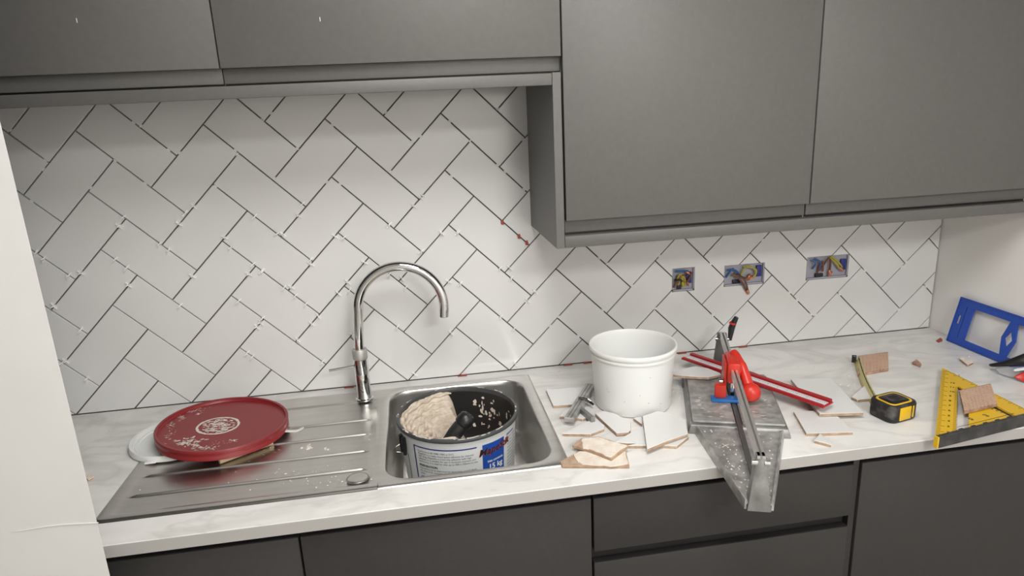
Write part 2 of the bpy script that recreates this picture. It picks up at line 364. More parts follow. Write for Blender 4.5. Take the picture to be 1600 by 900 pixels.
# ------------------------------------------------------------------ sink
def make_sink():
    t = thing('kitchen_sink', ((SX0 + SX1) / 2, (SY0 + SY1) / 2, .91), 'stainless steel inset sink with ribbed drainer and square bowl', 'sink')
    ZR = .9135; XM = .585; r0 = .018; yc = (SY0 + SY1) / 2; H = (SY1 - SY0) / 2
    ridg = [-.143, -.222, -.299, -.380, -.458]
    def sm(a, b, x): x = min(1, max(0, (x - a) / (b - a))); return x * x * (3 - 2 * x)
    def zf(x, y):
        e = min(x - SX0, H - abs(y - yc))
        if e < .0005: return .9102
        if e < .006: return .9102 + (ZR - .9102) * sm(0, .006, e)
        dx = sm(SX0 + .022, SX0 + .034, x) * (1 - sm(.562, .574, x)); dy = sm(-.527, -.515, y) * (1 - sm(-.118, -.106, y))
        z = ZR - .004 * dx * dy
        rd = 0
        for k in ridg:
            if k > -.16: continue
            rd = max(rd, math.exp(-((y - k) / .0032) ** 2) * sm(SX0 + .035, SX0 + .05, x) * (1 - sm(.548, .560, x)))
        return z + .0040 * rd
    xs = sorted(set([SX0, SX0 + .0006, SX0 + .003, SX0 + .006, SX0 + .012] + [SX0 + .02 + (XM - SX0 - .02) * i / 70 for i in range(71)]))
    ys = [SY0, SY0 + .0006, SY0 + .003, SY0 + .006] + [SY0 + .01 + (2 * H - .02) * i / 230 for i in range(231)] + [SY1 - .006, SY1 - .003, SY1 - .0006, SY1]
    ys = sorted(set(ys + [k + .0006 * i for k in ridg[1:] for i in range(-14, 15)]))
    V = []; F = []
    for x in xs:
        dxl = x - SX0; hh = H if dxl >= r0 else H - r0 + math.sqrt(max(0, r0 * r0 - (r0 - dxl) ** 2))
        for y in ys: V.append((x, yc + (y - yc) * hh / H, zf(x, y)))
    n = len(ys)
    for i in range(len(xs) - 1):
        for j in range(n - 1): F.append((i * n + j, (i + 1) * n + j, (i + 1) * n + j + 1, i * n + j + 1))
    mk('drainer', V, F, m_steel, t, True)
    # bowl: loops of a rounded rectangle met along shared rays
    cx, cy = .7785, -.2975
    def rr(hx, hy, r, a):
        lo, hi = 0, 2; c, s = math.cos(a), math.sin(a)
        for _ in range(40):
            m = (lo + hi) / 2; x, y = abs(m * c), abs(m * s)
            if x <= hx - r or y <= hy - r: ins = x <= hx and y <= hy
            else: ins = (x - hx + r) ** 2 + (y - hy + r) ** 2 <= r * r
            if ins: lo = m
            else: hi = m
        return cx + lo * c, cy + lo * s
    def outer(a, d):
        c, s = math.cos(a), math.sin(a); k = 9
        for lim, comp, o in ((SX1 - d, c, cx), (XM, c, cx), (SY1 - d, s, cy), (SY0 + d, s, cy)):
            if abs(comp) > 1e-9:
                q = (lim - o) / comp
                if q > 0: k = min(k, q)
        return cx + k * c, cy + k * s
    ang = [2 * math.pi * i / 160 for i in range(160)] + [math.atan2(y - cy, x - cx) % (2 * math.pi) for x in (XM, SX1) for y in (SY0, SY1)]
    ang = sorted(ang); loops = []
    for d, z in ((0, .9102), (.0012, .9115), (.004, .9132), (.007, ZR)): loops.append([(*outer(a, d), z) for a in ang])
    for hx, hy, r, z in ((.181, .2255, .055, ZR), (.179, .2235, .054, .9125), (.177, .2215, .053, .909), (.1755, .220, .052, .90), (.172, .2165, .052, .80), (.166, .211, .05, .772), (.155, .20, .045, .761), (.12, .16, .04, .758), (.045, .045, .0449, .755), (.04, .04, .0399, .750)):
        loops.append([(*rr(hx, hy, r, a), z) for a in ang])
    V = [p for l in loops for p in l]; n = len(ang); F = []
    for i in range(len(loops) - 1):
        for j in range(n): F.append((i * n + j, i * n + (j + 1) % n, (i + 1) * n + (j + 1) % n, (i + 1) * n + j))
    F.append(tuple(range((len(loops) - 1) * n, len(loops) * n)))
    mk('bowl', V, F, m_steel, t, True)
    lathe('waste_plug', [(0, .762), (.03, .762), (.034, .759), (.036, .755)], (cx, cy, 0), m_chrome, t, 24)
    k = onz((559, 747), ZR)
    p = lathe('control_knob_cover', [(0, .0016), (.017, .0016), (.0195, .0012), (.0205, .0004), (.0205, -.001)], (k.x, k.y, ZR), m_steel, t, 32)
    lathe('rim_ring', [(.0207, .0001), (.0222, .0005), (.0232, .0001)], (k.x, k.y, ZR), m_cast, p, 32)
make_sink()

# ------------------------------------------------------------------ tap
def make_tap():
    bx, by = .536, -.099
    t = thing('kitchen_tap', (bx, by, .9135), 'tall chrome swan-neck tap with thin side lever behind the sink', 'tap')
    lathe('body', [(0, .9137), (.0225, .9137), (.0225, .917), (.0195, .919), (.0185, .93), (.0185, .985), (.0182, .986), (.0182, .9875), (.0185, .9885), (.0185, 1.026), (.017, 1.0275)], (bx, by, 0), m_chrome, t, 40)
    lathe('collar', [(.0135, 1.0277), (.0187, 1.0277), (.0192, 1.029), (.0192, 1.052), (.018, 1.0535), (.012, 1.0535)], (bx, by, 0), m_alu, t, 40)
    pts = [(bx, by, 1.052), (bx + .002, by, 1.09), (bx + .006, by, 1.13)]
    R = .1085; cxx = bx + .008 + R; zz = 1.157; ex = []
    for i in range(0, 33):
        a = math.pi - math.pi * i / 32 * 1.03; ex.append((cxx + R * math.cos(a), by - .02 * i / 32, zz + R * math.sin(a)))
    pts += ex + [(ex[-1][0] - .002, by - .021, 1.127)]
    tube('spout', pts, .0128, m_chrome, t, 24)
    e_ = Vector(pts[-1]); lathe('aerator', [(.0, -.001), (.010, -.001), (.010, .004)], e_, m_dkmetal, t, 20, axis=(.05, 0, 1))
    tube('lever', [(bx - .015, by, 1.008), (bx - .04, by, 1.0055), (bx - .082, by, 1.002)], [.004, .0038, .0036], m_chrome, t, 12)
make_tap()

# ------------------------------------------------------------------ tub of adhesive in the bowl
TX, TY = .767, -.297
def make_tub():
    ZT = .9435; Z0 = .764
    t = thing('adhesive_tub', (TX, TY, Z0), 'round grey and white tub of tile adhesive standing in sink bowl', 'tub')
    rb, rt = .129, .139
    rad = lambda z: rb + (rt - rb) * (z - Z0) / (.93 - Z0)
    lathe('tub_wall', [(0, Z0), (rb - .004, Z0), (rb, Z0 + .004), (rad(.936), .936), (rad(.936) - .0025, .936), (rb - .003, Z0 + .006), (0, Z0 + .006)], (TX, TY, 0), [m_tublabel, m_black], t, 72, midx=[0, 0, 0, 1, 1, 1])
    lathe('rim', [(.1365, .9335), (.1425, .9335), (.1450, .9350), (.1455, .937), (.1455, .941), (.1440, .9435), (.1385, .9435), (.1365, .940)], (TX, TY, 0), m_tubgrey, t, 72, closed=True)
    def cylp(th, z, lift): r = rad(z) + lift; return (TX + r * math.cos(th), TY + r * math.sin(th), z)
    D = math.radians
    def patch(name, t0, t1, z0, z1, m, par, lift=.0005):
        n = 16; V = []; F = []
        for i in range(n + 1):
            th = D(t0 + (t1 - t0) * i / n); V += [cylp(th, z0, lift), cylp(th, z1, lift)]
        for i in range(n): F.append((2 * i, 2 * i + 2, 2 * i + 3, 2 * i + 1))
        return mk(name, V, F, m, par)
    def ctext(name, body, size, th0, z, m, par, lift=.0009, slope=0, **kw):
        V, F = text_mesh(body, size, **kw)
        W = [cylp(D(th0) + v.x / .1385, z + v.y + v.x * slope, lift) for v in V]
        return mk(name, W, F, m, par)
    patch('label_panel', -71.5, -45.5, .80, .9165, m_tubblue, t)
    ctext('brand_shadow', 'MapeStik', .0245, -75.7, .8888, m_brandred, t, .0011, .06, shear=.25, bold=.0006)
    ctext('brand_lettering', 'MapeStik', .0245, -75.4, .8893, m_mark, t, .0015, .06, shear=.25, bold=.0003)
    ctext('weight_lettering', 'Net contents', .0085, -66.5, .868, m_whitep, t, bold=.0002)
    ctext('weight_lettering', '15 kg', .019, -65.5, .8495, m_whitep, t, bold=.0005)
    patch('label_rule', -140, -77, .9135, .9165, m_tubnavy, t)
    patch('label_rule', -141, -139.4, .78, .9165, m_tubnavy, t)
    patch('label_rule', -41, -27, .9135, .9165, m_tubnavy, t)
    z = .9035
    for s in ('Conforms to BS 5980 1980 as D1T.', 'MapeStik is a ready mixed paste adhesive for internal', 'wall tiling. MapeStik is a non-slip adhesive with high', 'adhesion. It is suitable for use in domestic kitchens and', 'bathrooms. It is ideal for tiles up to 300 x 200mm in size.'):
        ctext('small_print', s, .0062, -135.5, z, m_txt, t); z -= .0065
    ctext('small_print', 'PREPARATION', .0075, -135.5, .8665, m_mark, t, bold=.0002)
    z = .8595
    for s in ('The surface to be tiled must be absorbent, sound, level,', 'dry, free of all contamination and not subject to move-', 'ment.'):
        ctext('small_print', s, .0062, -135.5, z, m_txt, t); z -= .0065
    ctext('small_print', 'APPLICATION', .0075, -135.5, .8355, m_mark, t, bold=.0002)
    for i in range(11):
        V, F = text_mesh('wall tiles and fixing', .006); ctext('small_print', 'wall tiles and fixing', .0058, -40, .904 - .0085 * i, m_txt, t)
    # handle lugs and wire bail
    for a in (-163, -156):
        c = Vector(cylp(D(a), .898, .004)); d = Vector((math.cos(D(a)), math.sin(D(a)), 0)); tube('handle_lug', [c + Vector((0, 0, .022)), c, c - Vector((0, 0, .022))], [.0055, .0058, .004], m_black, t, 10)
    patch('label_seam', -153.5, -152.6, .78, .88, m_mark, t)
    a = D(-163); q = Vector(cylp(a, .897, .008)); s = Vector((math.sin(a), -math.cos(a), 0)); dd = Vector((math.cos(a), math.sin(a), 0))
    tube('wire_bail', [q, q + dd * .010 + Vector((0, 0, -.004)), q + dd * .016 + Vector((0, 0, -.012)), q + dd * .010 + Vector((0, 0, -.017)), q + dd * .001 + Vector((0, 0, -.02))], .0013, m_chrome, t, 8)
    # adhesive: combed heap high on the left and back, dug out towards the right
    NR, NA = 84, 180; V = []; F = []
    import mathutils.noise as mn
    def hgt(x, y):
        r = math.hypot(x, y); th = math.atan2(y, x)
        side = .5 - .5 * math.tanh((x + .15 * y - .022 + .014 * mn.noise(Vector((y * 30, x * 14, 1)))) / .012)     # 1 on the left
        wallup = max(0, (r - .05) / .09) ** 1.5
        back = max(0, math.sin(th)) if r > .01 else 0
        h = .850 + .084 * (r / .1355) ** 2
        f = ((r + .0035 * math.sin(4 * th) + .002 * math.sin(11 * th)) / .0165) % 1.0
        ridge = .006 * (1 - .75 * max(0, min(1, (r - .112) / .02))) * ((1 - f) ** 1.5 - .45) * (.2 + .8 * max(0, math.sin((th % (2 * math.pi)) - .6))) * side * min(1, max(0, (r - .03) / .03))
        rough = .013 * mn.fractal(Vector((x * 38, y * 38, 3.3)), 1, 2, 4) * (1.0 if y < 0 else .45)
        front = math.exp(-((x + .03) ** 2 + (y + .085) ** 2) / .003)
        h = side * (h + .012 * back * (1 - wallup) + ridge + rough + .02 * front) + (1 - side) * (.80 + .35 * rough + .02 * math.exp(-((x - .03) ** 2 + (y + .09) ** 2) / .0012))
        return min(h, .9385)
    for i in range(NR + 1):
        r = .1355 * i / NR
        for j in range(NA):
            th = 2 * math.pi * j / NA; x, y = r * math.cos(th), r * math.sin(th); h = hgt(x, y); k = min(r, rad(h) - .0035)
            V.append((TX + k * math.cos(th), TY + k * math.sin(th), h))
    for i in range(NR):
        for j in range(NA): F.append((i * NA + j, i * NA + (j + 1) % NA, (i + 1) * NA + (j + 1) % NA, (i + 1) * NA + j))
    ad = mk('adhesive', V, F, m_paste, t, True)
    for i in range(7):                                      # combed beads left by the notched trowel
        r0_ = .052 + .0132 * i; pts = []; rs_ = []
        t0_, t1_ = 1.62 + .03 * (i % 3), 3.55 - .12 * (i % 2)
        for j in range(41):
            a_ = t0_ + (t1_ - t0_) * j / 40; rr2 = r0_ + .0022 * math.sin(3.3 * a_ + i * .4) + .0012 * math.sin(17 * a_ + i)
            z_ = .850 + .084 * (rr2 / .1355) ** 2 + .0015 + .0022 * math.sin(23 * a_ + 2 * i); rr2 = min(rr2, rad(z_) - .008)
            pts.append((TX + rr2 * math.cos(a_), TY + rr2 * math.sin(a_), z_)); rs_.append((.0056 + .0010 * math.sin(9 * a_ + i)) * min(1, .25 + j / 5, .25 + (40 - j) / 5))
        tube('combed_ridge', pts, rs_, m_paste, ad, 10)
    # smears on the bare black inside wall and on the rim
    V = []; F = []
    rnd = random.Random(4)
    for k in range(120):
        a = rnd.uniform(-.45, 1.25) if k < 75 else rnd.uniform(0, 6.28); z = rnd.uniform(.83, .922) if k < 75 else .9437
        rr_ = (rad(z) - .0034) if k < 75 else rnd.uniform(.139, .1445); w = rnd.uniform(.006, .028) if k < 75 else rnd.uniform(.01, .08); h = rnd.uniform(.003, .010)
        b = len(V); n = 7
        for i in range(n):
            q = 2 * math.pi * i / n; ru = rnd.uniform(.6, 1.2)
            if k < 75: aa = a + math.cos(q) * w * 1.6 * ru; V.append((TX + rr_ * math.cos(aa), TY + rr_ * math.sin(aa), z + math.sin(q) * h * .8 * ru))
            else: aa = a + math.cos(q) * w * ru; r2 = min(.1449, max(.1388, rr_ + math.sin(q) * .0022 * ru)); V.append((TX + r2 * math.cos(aa), TY + r2 * math.sin(aa), z))
        F.append(tuple(range(b, b + n)))
    o = mk('adhesive_smears', V, F, m_cream, t); o['kind'] = 'stuff'
make_tub()
def make_trowel():
    a = onz((701, 690), .908); b = onz((729, 654), .957); d = (b - a).normalized(); L = (b - a).length
    t = thing('trowel', a, 'trowel with chunky black handle stuck in the tub of adhesive', 'trowel')
    lathe('handle', [(0, -.012), (.012, -.012), (.0155, 0), (.0175, L * .35), (.0175, L * .62), (.0165, L * .72)], a, m_rubber, t, 28, axis=d)
    c = lathe('butt_cap', [(.0165, L * .72), (.0195, L * .76), (.0205, L * .9), (.0185, L + .006), (.013, L + .011), (.009, L + .011), (.008, L + .0095), (0, L + .0095)], a, m_black, t, 28, axis=d)
    s = d.cross(Vector((0, 0, 1))).normalized(); f = a - d * .012
    tube('tang', [f, f - d * .035, f - d * .05 + Vector((0, .01, -.012))], .005, m_steel, t, 10)
make_trowel()

# ------------------------------------------------------------------ lids and stick on the drainer
def make_lids():
    c = Vector((.113, -.22, .9137))
    w = thing('bucket_lid', c, 'round white plastic bucket lid lying under the red lid', 'lid')
    lathe('disc', [(0, .004), (.088, .004), (.090, .0065), (.096, .0065), (.098, .0045), (.100, .0045), (.101, .012), (.107, .013), (.109, .010), (.1095, .0), (.107, -.0), (.105, .001), (0, .001)], c, m_whitep, w, 72)
    tb = c + Vector((-.03, -.106, 0)); box('pull_tab', tb.x - .012, tb.x + .012, tb.y - .008, tb.y + .004, tb.z + .001, tb.z + .005, m_whitep, w, .0015)
    R = .146; c = Vector((.2184, -.2351, .9515)); n = Vector((.0664, .004, 1)).normalized(); base = c - n * .022
    t = thing('tub_lid', base, 'dark red tub lid splashed with dried white adhesive on the drainer', 'lid')
    lathe('lid_shell', [(0, .0145), (R - .0085, .0145), (R - .007, .0165), (R - .0065, .0215), (R - .005, .0222), (R - .001, .0222), (R, .0210), (R, .0145), (R - .0008, .0135), (R - .0008, .0075), (R, .0065), (R, .0), (R - .003, 0), (R - .004, .010), (0, .011)], base, m_redlid, t, 96, axis=n)
    Rm = Vector((0, 0, 1)).rotation_difference(n).to_matrix(); rnd = random.Random(3)
    P = lambda x, y, z=.0150: base + Rm @ Vector((x, y, z))
    # central label ring and splashes, measured on the photograph's lid
    lx = lambda px: Rm.inverted() @ (onplane(px, P(0, 0), n) - base)
    c0 = lx((341, 665)); rx = .045
    V = []; F = []
    N = 48
    for i in range(N):
        a = 2 * math.pi * i / N
        for k in (1.0 + .04 * rnd.random(), .87 + .05 * rnd.random()): V.append(P(c0.x + rx * 1.05 * k * math.cos(a), c0.y + rx * k * math.sin(a)))
    for i in range(N): j = (i + 1) % N; F.append((2 * i, 2 * j, 2 * j + 1, 2 * i + 1))
    mk('dried_ring', V, F, m_cream2, t)
    V = []; F = []
    def blob(x, y, w, h, rot=0):
        b = len(V); m = 8
        for i in range(m):
            a = 2 * math.pi * i / m; ru = rnd.uniform(.55, 1.25); px_, py_ = w * ru * math.cos(a), h * ru * math.sin(a)
            V.append(P(x + px_ * math.cos(rot) - py_ * math.sin(rot), y + px_ * math.sin(rot) + py_ * math.cos(rot), .0150 + .0001 * rnd.random()))
        F.append(tuple(range(b, b + m)))
    for i in range(170):
        a = rnd.uniform(0, 6.28); r = rx * .8 * math.sqrt(rnd.random()); blob(c0.x + r * math.cos(a), c0.y + r * math.sin(a), rnd.uniform(.0015, .006), rnd.uniform(.001, .003), rnd.uniform(-.4, .4))
    for (px, py, sx, sy, cnt, sz) in ((292, 690, 22, 7, 46, .0038), (305, 697, 16, 5, 30, .003), (325, 700, 20, 5, 40, .002), (268, 665, 8, 12, 30, .0022), (282, 652, 8, 5, 22, .0028), (300, 642, 18, 3, 30, .002), (312, 637, 10, 2, 14, .002), (262, 683, 6, 9, 14, .0016), (345, 692, 16, 4, 14, .0015), (362, 688, 8, 1.5, 8, .002), (255, 694, 7, 4, 14, .0015)):
        for i in range(cnt):
            q = lx((px + rnd.gauss(0, sx * .5), py + rnd.gauss(0, sy * .5)))
            if math.hypot(q.x, q.y) < R - .014: blob(q.x, q.y, sz * rnd.uniform(.4, 1.5), sz * rnd.uniform(.3, .8), rnd.uniform(.1, .9))
    for (px, py) in ((310, 647), (366, 688)):
        q = lx((px, py)); blob(q.x, q.y, .008, .0018, .5); blob(q.x, q.y, .0018, .006, .3)
    o = mk('dried_splashes', V, F, m_cream2, t); o['kind'] = 'stuff'
    # torn tamper strip hanging off the edge
    q0 = P(R * .97, .008, .006); s = [onplane(p, q0, Vector((0, 0, 1))) for p in ((438, 672), (452, 670), (462, 668), (470, 662), (476, 657))]
    V = []; F = []
    for i, p in enumerate(s):
        w = (.006, .005, .004, .006, .004)[i]; zz = -.004 * i; V += [p + Vector((0, w, zz)), p + Vector((0, -w, zz - .002))]
    for i in range(4): F.append((2 * i, 2 * i + 2, 2 * i + 3, 2 * i + 1))
    o = mk('torn_strip', V, F, m_film, t, True); sd = o.modifiers.new('thickness', 'SOLIDIFY'); sd.thickness = .0008
    a = onz((343, 720), .9185); b = onz((425, 690), .9185)
    st = thing('wooden_stick', a, 'pale wooden stick poking out under the red lid', 'stick')
    tube('shaft', [a, a + (b - a) * .3, b], [.0075, .0075, .007], m_wood, st, 14)
    tube('end_grain', [a - (b - a).normalized() * .001, a], [.0068, .0075], m_wood, st, 14)
m_cream2 = mat('white_dried_adhesive', (.68, .63, .57), .9)
m_film = mat('milky_film', (.75, .74, .71), .3, 0, Alpha=.75)
make_lids()

# ------------------------------------------------------------------ white bucket
def make_bucket():
    c = Vector((1.207, -.285, .9103))
    t = thing('white_bucket', c, 'empty white plastic bucket standing on the worktop among tile offcuts', 'bucket')
    lathe('shell', [(0, .0), (.088, .0), (.0925, .003), (.0935, .008), (.1015, .136), (.1045, .137), (.1045, .141), (.1015, .1425), (.102, .1455), (.1055, .1465), (.107, .149), (.107, .155), (.1055, .158), (.1025, .158), (.1015, .1555), (.1005, .146), (.0995, .13), (.091, .007), (.087, .0035), (0, .0035)], c, m_whitep, t, 80)
    rnd = random.Random(9); V = []; F = []
    for k in range(9):
        a = rnd.uniform(-2.6, -.7); z = rnd.uniform(.02, .13); r = .0935 + .008 * (z - .008) / .128 + .0002; b = len(V)
        w = rnd.uniform(.001, .004) / .1; h = rnd.uniform(.0005, .0012)
        for i in range(6):
            q = math.pi * i / 3; u = rnd.uniform(.5, 1.3); aa = a + w * u * math.cos(q); V.append((c.x + r * math.cos(aa), c.y + r * math.sin(aa), c.z + z + h * u * math.sin(q)))
        F.append(tuple(range(b, b + 6)))
    o = mk('dirt_specks', V, F, m_dirt, t); o['kind'] = 'stuff'
make_bucket()

# ------------------------------------------------------------------ tile offcuts
TH = .0072
def shard(px, zc, gx, gy, label, mats=None, name='tile_offcut', th=TH, group='broken tile offcuts on the worktop', ribs=False, cat='tile offcut'):
    n = Vector((-gx, -gy, 1)).normalized(); m = (sum(p[0] for p in px) / len(px), sum(p[1] for p in px) / len(px))
    p0 = onz(m, zc); top = [onplane(p, p0, n) for p in px]
    o = prism(name, top, -n * th, mats or (m_tile, m_clay), None, .0006)
    tag(o, label, cat, group); return o, top, n, p0
s5 = lambda L: [(840 + a / 5.296, 570 + b / 5.296) for a, b in L]
G = shard
G(s5([(70, 205), (382, 183), (355, 250), (296, 326), (130, 338)]), .9177, 0, 0, 'square white tile offcut lying beside the sink rim, under the square')
G(s5([(180, 425), (232, 366), (330, 352), (432, 428), (372, 446), (300, 432)]), .9177, 0, 0, 'small pointed white tile offcut under the tip of the steel square')
G(s5([(203, 568), (400, 470), (478, 452), (556, 500), (552, 528), (438, 572)]), .9177, 0, 0, 'white tile wedge with chipped corner lying between the square and adhesive-backed offcuts')
G(s5([(476, 402), (545, 380), (640, 402), (772, 470), (768, 540), (752, 556), (656, 566), (560, 480)]), .9195, 0, 0, 'broken white tile strip in front of the white bucket')
G(s5([(632, 638), (868, 506), (900, 560), (893, 646), (760, 648)]), .9179, 0, 0, 'white tile triangle tucked under the largest offcut')
G(s5([(740, 668), (1010, 600), (1252, 592), (1150, 672), (1040, 664)]), .9177, 0, 0, 'thin tile offcut edge showing beneath the largest offcut')
G(s5([(868, 424), (990, 382), (1118, 402), (1222, 458), (1244, 570), (1075, 628), (905, 698)]), .9275, 0, .015, 'largest white tile offcut, many-sided, propped on others before the bucket')
G(s5([(792, 440), (862, 428), (866, 492)]), .9177, 0, 0, 'small tile splinter at the foot of the white bucket')
G(s5([(182, 798), (292, 742), (345, 712), (730, 712), (760, 832), (205, 830)]), .9177, 0, 0, 'tile offcut lying face down near worktop edge, half brown clay, half cream adhesive', (m_clay, m_clay))
G(s5([(286, 662), (362, 606), (500, 592), (752, 668), (610, 772), (440, 706)]), .9262, 0, 0, 'face-down tile offcut coated in cream adhesive, resting on another', (m_clay, m_clay))
# adhesive crusts (parts of the two face-down offcuts)
def crust(owner, px, z, th=.0016):
    top = [onz(p, z) for p in px]; n = len(top); rnd = random.Random(2); pts = []
    for i in range(n):
        a, b = top[i], top[(i + 1) % n]
        for k in range(5): pts.append(a.lerp(b, k / 5) + Vector((rnd.gauss(0, .0009), rnd.gauss(0, .0009), 0)))
    prism('adhesive_crust', pts, (0, 0, -th), m_cream, owner)
offs = [o for o in bpy.data.objects if o.name.startswith('tile_offcut')]
crust(offs[8], s5([(292, 742), (345, 716), (728, 716), (752, 820), (600, 836), (380, 822), (330, 796)]), .9189)
crust(offs[9], s5([(362, 610), (500, 596), (742, 668), (608, 764), (450, 700), (385, 690)]), .9274)
# right-hand group and the one on the cutter
G([(1235.6, 592.5), (1298, 590.5), (1349.5, 644.6), (1281, 646.5)], .9262, 0, 0, 'large rectangular white tile offcut under the end of the red ruler')
G([(1240, 643), (1300, 640.5), (1333, 675), (1260, 677)], .9177, 0, 0, 'white tile offcut with black nick, partly under the large rectangular one')
G([(1272, 688), (1281.5, 676.5), (1299, 695)], .9172, 0, 0, 'tiny white triangular tile chip alone by worktop edge')
G([(1330, 620), (1350, 603), (1386, 606), (1390, 620), (1340, 624.5)], .9177, 0, 0, 'white tile offcut lying behind the tape measure')
G([(1474, 576), (1478, 574.5), (1500, 584), (1496, 586.5)], .9168, 0, 0, 'white tile sliver under the apex of yellow square', th=.006)
s7 = lambda L: [(1040 + a / 6.43, 500 + b / 6.43) for a, b in L]
G(s7([(36, 538), (110, 505), (292, 464), (420, 482), (545, 530), (556, 548), (428, 575), (170, 560)]), .9478, 0, 0, 'pointed white tile offcut lying on the tile cutter plate')
m_rib = mat('tile_rib', (.50, .34, .25), .85)
def ribbed(px, z, label):
    o, top, n, p0 = shard(px, z, 0, 0, label, (m_brown, m_brown), 'tile_offcut')
    V = []; F = []; A, B, Cc, D = [Vector(t) for t in top]
    for i in range(1, 15):
        t0 = (i - .28) / 15; t1 = (i + .28) / 15; b = len(V)
        for t, h in ((t0, 0), ((t0 + t1) / 2, .0011), (t1, 0)):
            V += [A.lerp(D, t) + Vector((0, 0, h)), B.lerp(Cc, t) + Vector((0, 0, h))]
        F += [(b, b + 1, b + 3, b + 2), (b + 2, b + 3, b + 5, b + 4), (b, b + 2, b + 4), (b + 1, b + 5, b + 3)]
    for i in range(1, 9):
        t0 = (i - .2) / 9; t1 = (i + .2) / 9; b = len(V)
        for t, h in ((t0, 0), ((t0 + t1) / 2, .0008), (t1, 0)):
            V += [A.lerp(B, t) + Vector((0, 0, h)), D.lerp(Cc, t) + Vector((0, 0, h))]
        F += [(b, b + 1, b + 3, b + 2), (b + 2, b + 3, b + 5, b + 4), (b, b + 2, b + 4), (b + 1, b + 5, b + 3)]
    r = mk('ribs', V, F, m_rib, o); r['kind'] = 'stuff'
ribbed([(1340, 556), (1387.5, 549.5), (1388.5, 576), (1340, 585)], .9177, 'brown ribbed-back tile offcut at the hook end of the tape measure')
ribbed([(1499, 609.5), (1548, 599), (1558.5, 631), (1507, 643)], .9295, 'brown ribbed-back tile offcut lying on the yellow square')
G([(1425, 566), (1432, 561), (1440, 568), (1438, 571)], .9165, 0, 0, 'small brown tile chip between the ribbed offcut and yellow square', (m_brown, m_brown), th=.006)
G([(1499, 560), (1504, 557), (1510, 562), (1519, 562), (1521, 566), (1512, 570)], .9165, 0, 0, 'crooked brown and white tile chip near the blue frame', (m_cream, m_brown), th=.006)
G([(131, 742), (140, 739), (147, 745), (138, 750)], .914, 0, 0, 'small brown tile chip on the worktop by the left partition', (m_cream, m_brown), th=.0035)

# ------------------------------------------------------------------ combination square beside the bucket
def make_combi():
    a = onz((926, 594), .9325); b = onz((889, 653), .9325); d = (a - b).normalized(); s = Vector((d.y, -d.x, 0)); up = Vector((0, 0, 1))
    a = b + d * ((a - b).length * .9)
    t = thing('combination_square', (b + d * .1) - up * .02, 'grey steel combination square lying on offcuts against the white bucket', 'square tool')
    L = (a - b).length; c = (a + b) / 2 - up * .012
    bl = mk('blade', obox(c, s, d, up, .024, L, .012), BOXF, m_alu, t); bevel(bl, .001, 1)
    joined('blade_groove', [obox(c + up * .0121 + s * k, s, d, up, .0012, L - .004, .0004) for k in (-.004, .004)], m_dkmetal, t)
    h0 = onz((903, 633), .930); h1 = onz((927, 652), .930); hd = (h1 - h0).normalized(); hs = Vector((hd.y, -hd.x, 0))
    hb = mk('head', obox((h0 + h1) / 2 - up * .014, hs, hd, up, .011, (h1 - h0).length, .014), BOXF, m_cast, t); bevel(hb, .001, 1)
    k = onz((912, 625), .928)
    tube('clamp_screw', [k + Vector((-.012, .004, 0)), k, k + Vector((.012, -.006, .001)), k + Vector((.018, -.009, -.002))], [.004, .0065, .0065, .004], m_chrome, t, 12)
    w0 = onz((904, 622), .937); w1 = onz((922, 628), .926); w2 = onz((927, 632), .924)
    tube('head_web', [w0, (w0 + w1) / 2 + up * .003, w1, w2], [.003, .004, .004, .0025], m_black, t, 8)
make_combi()

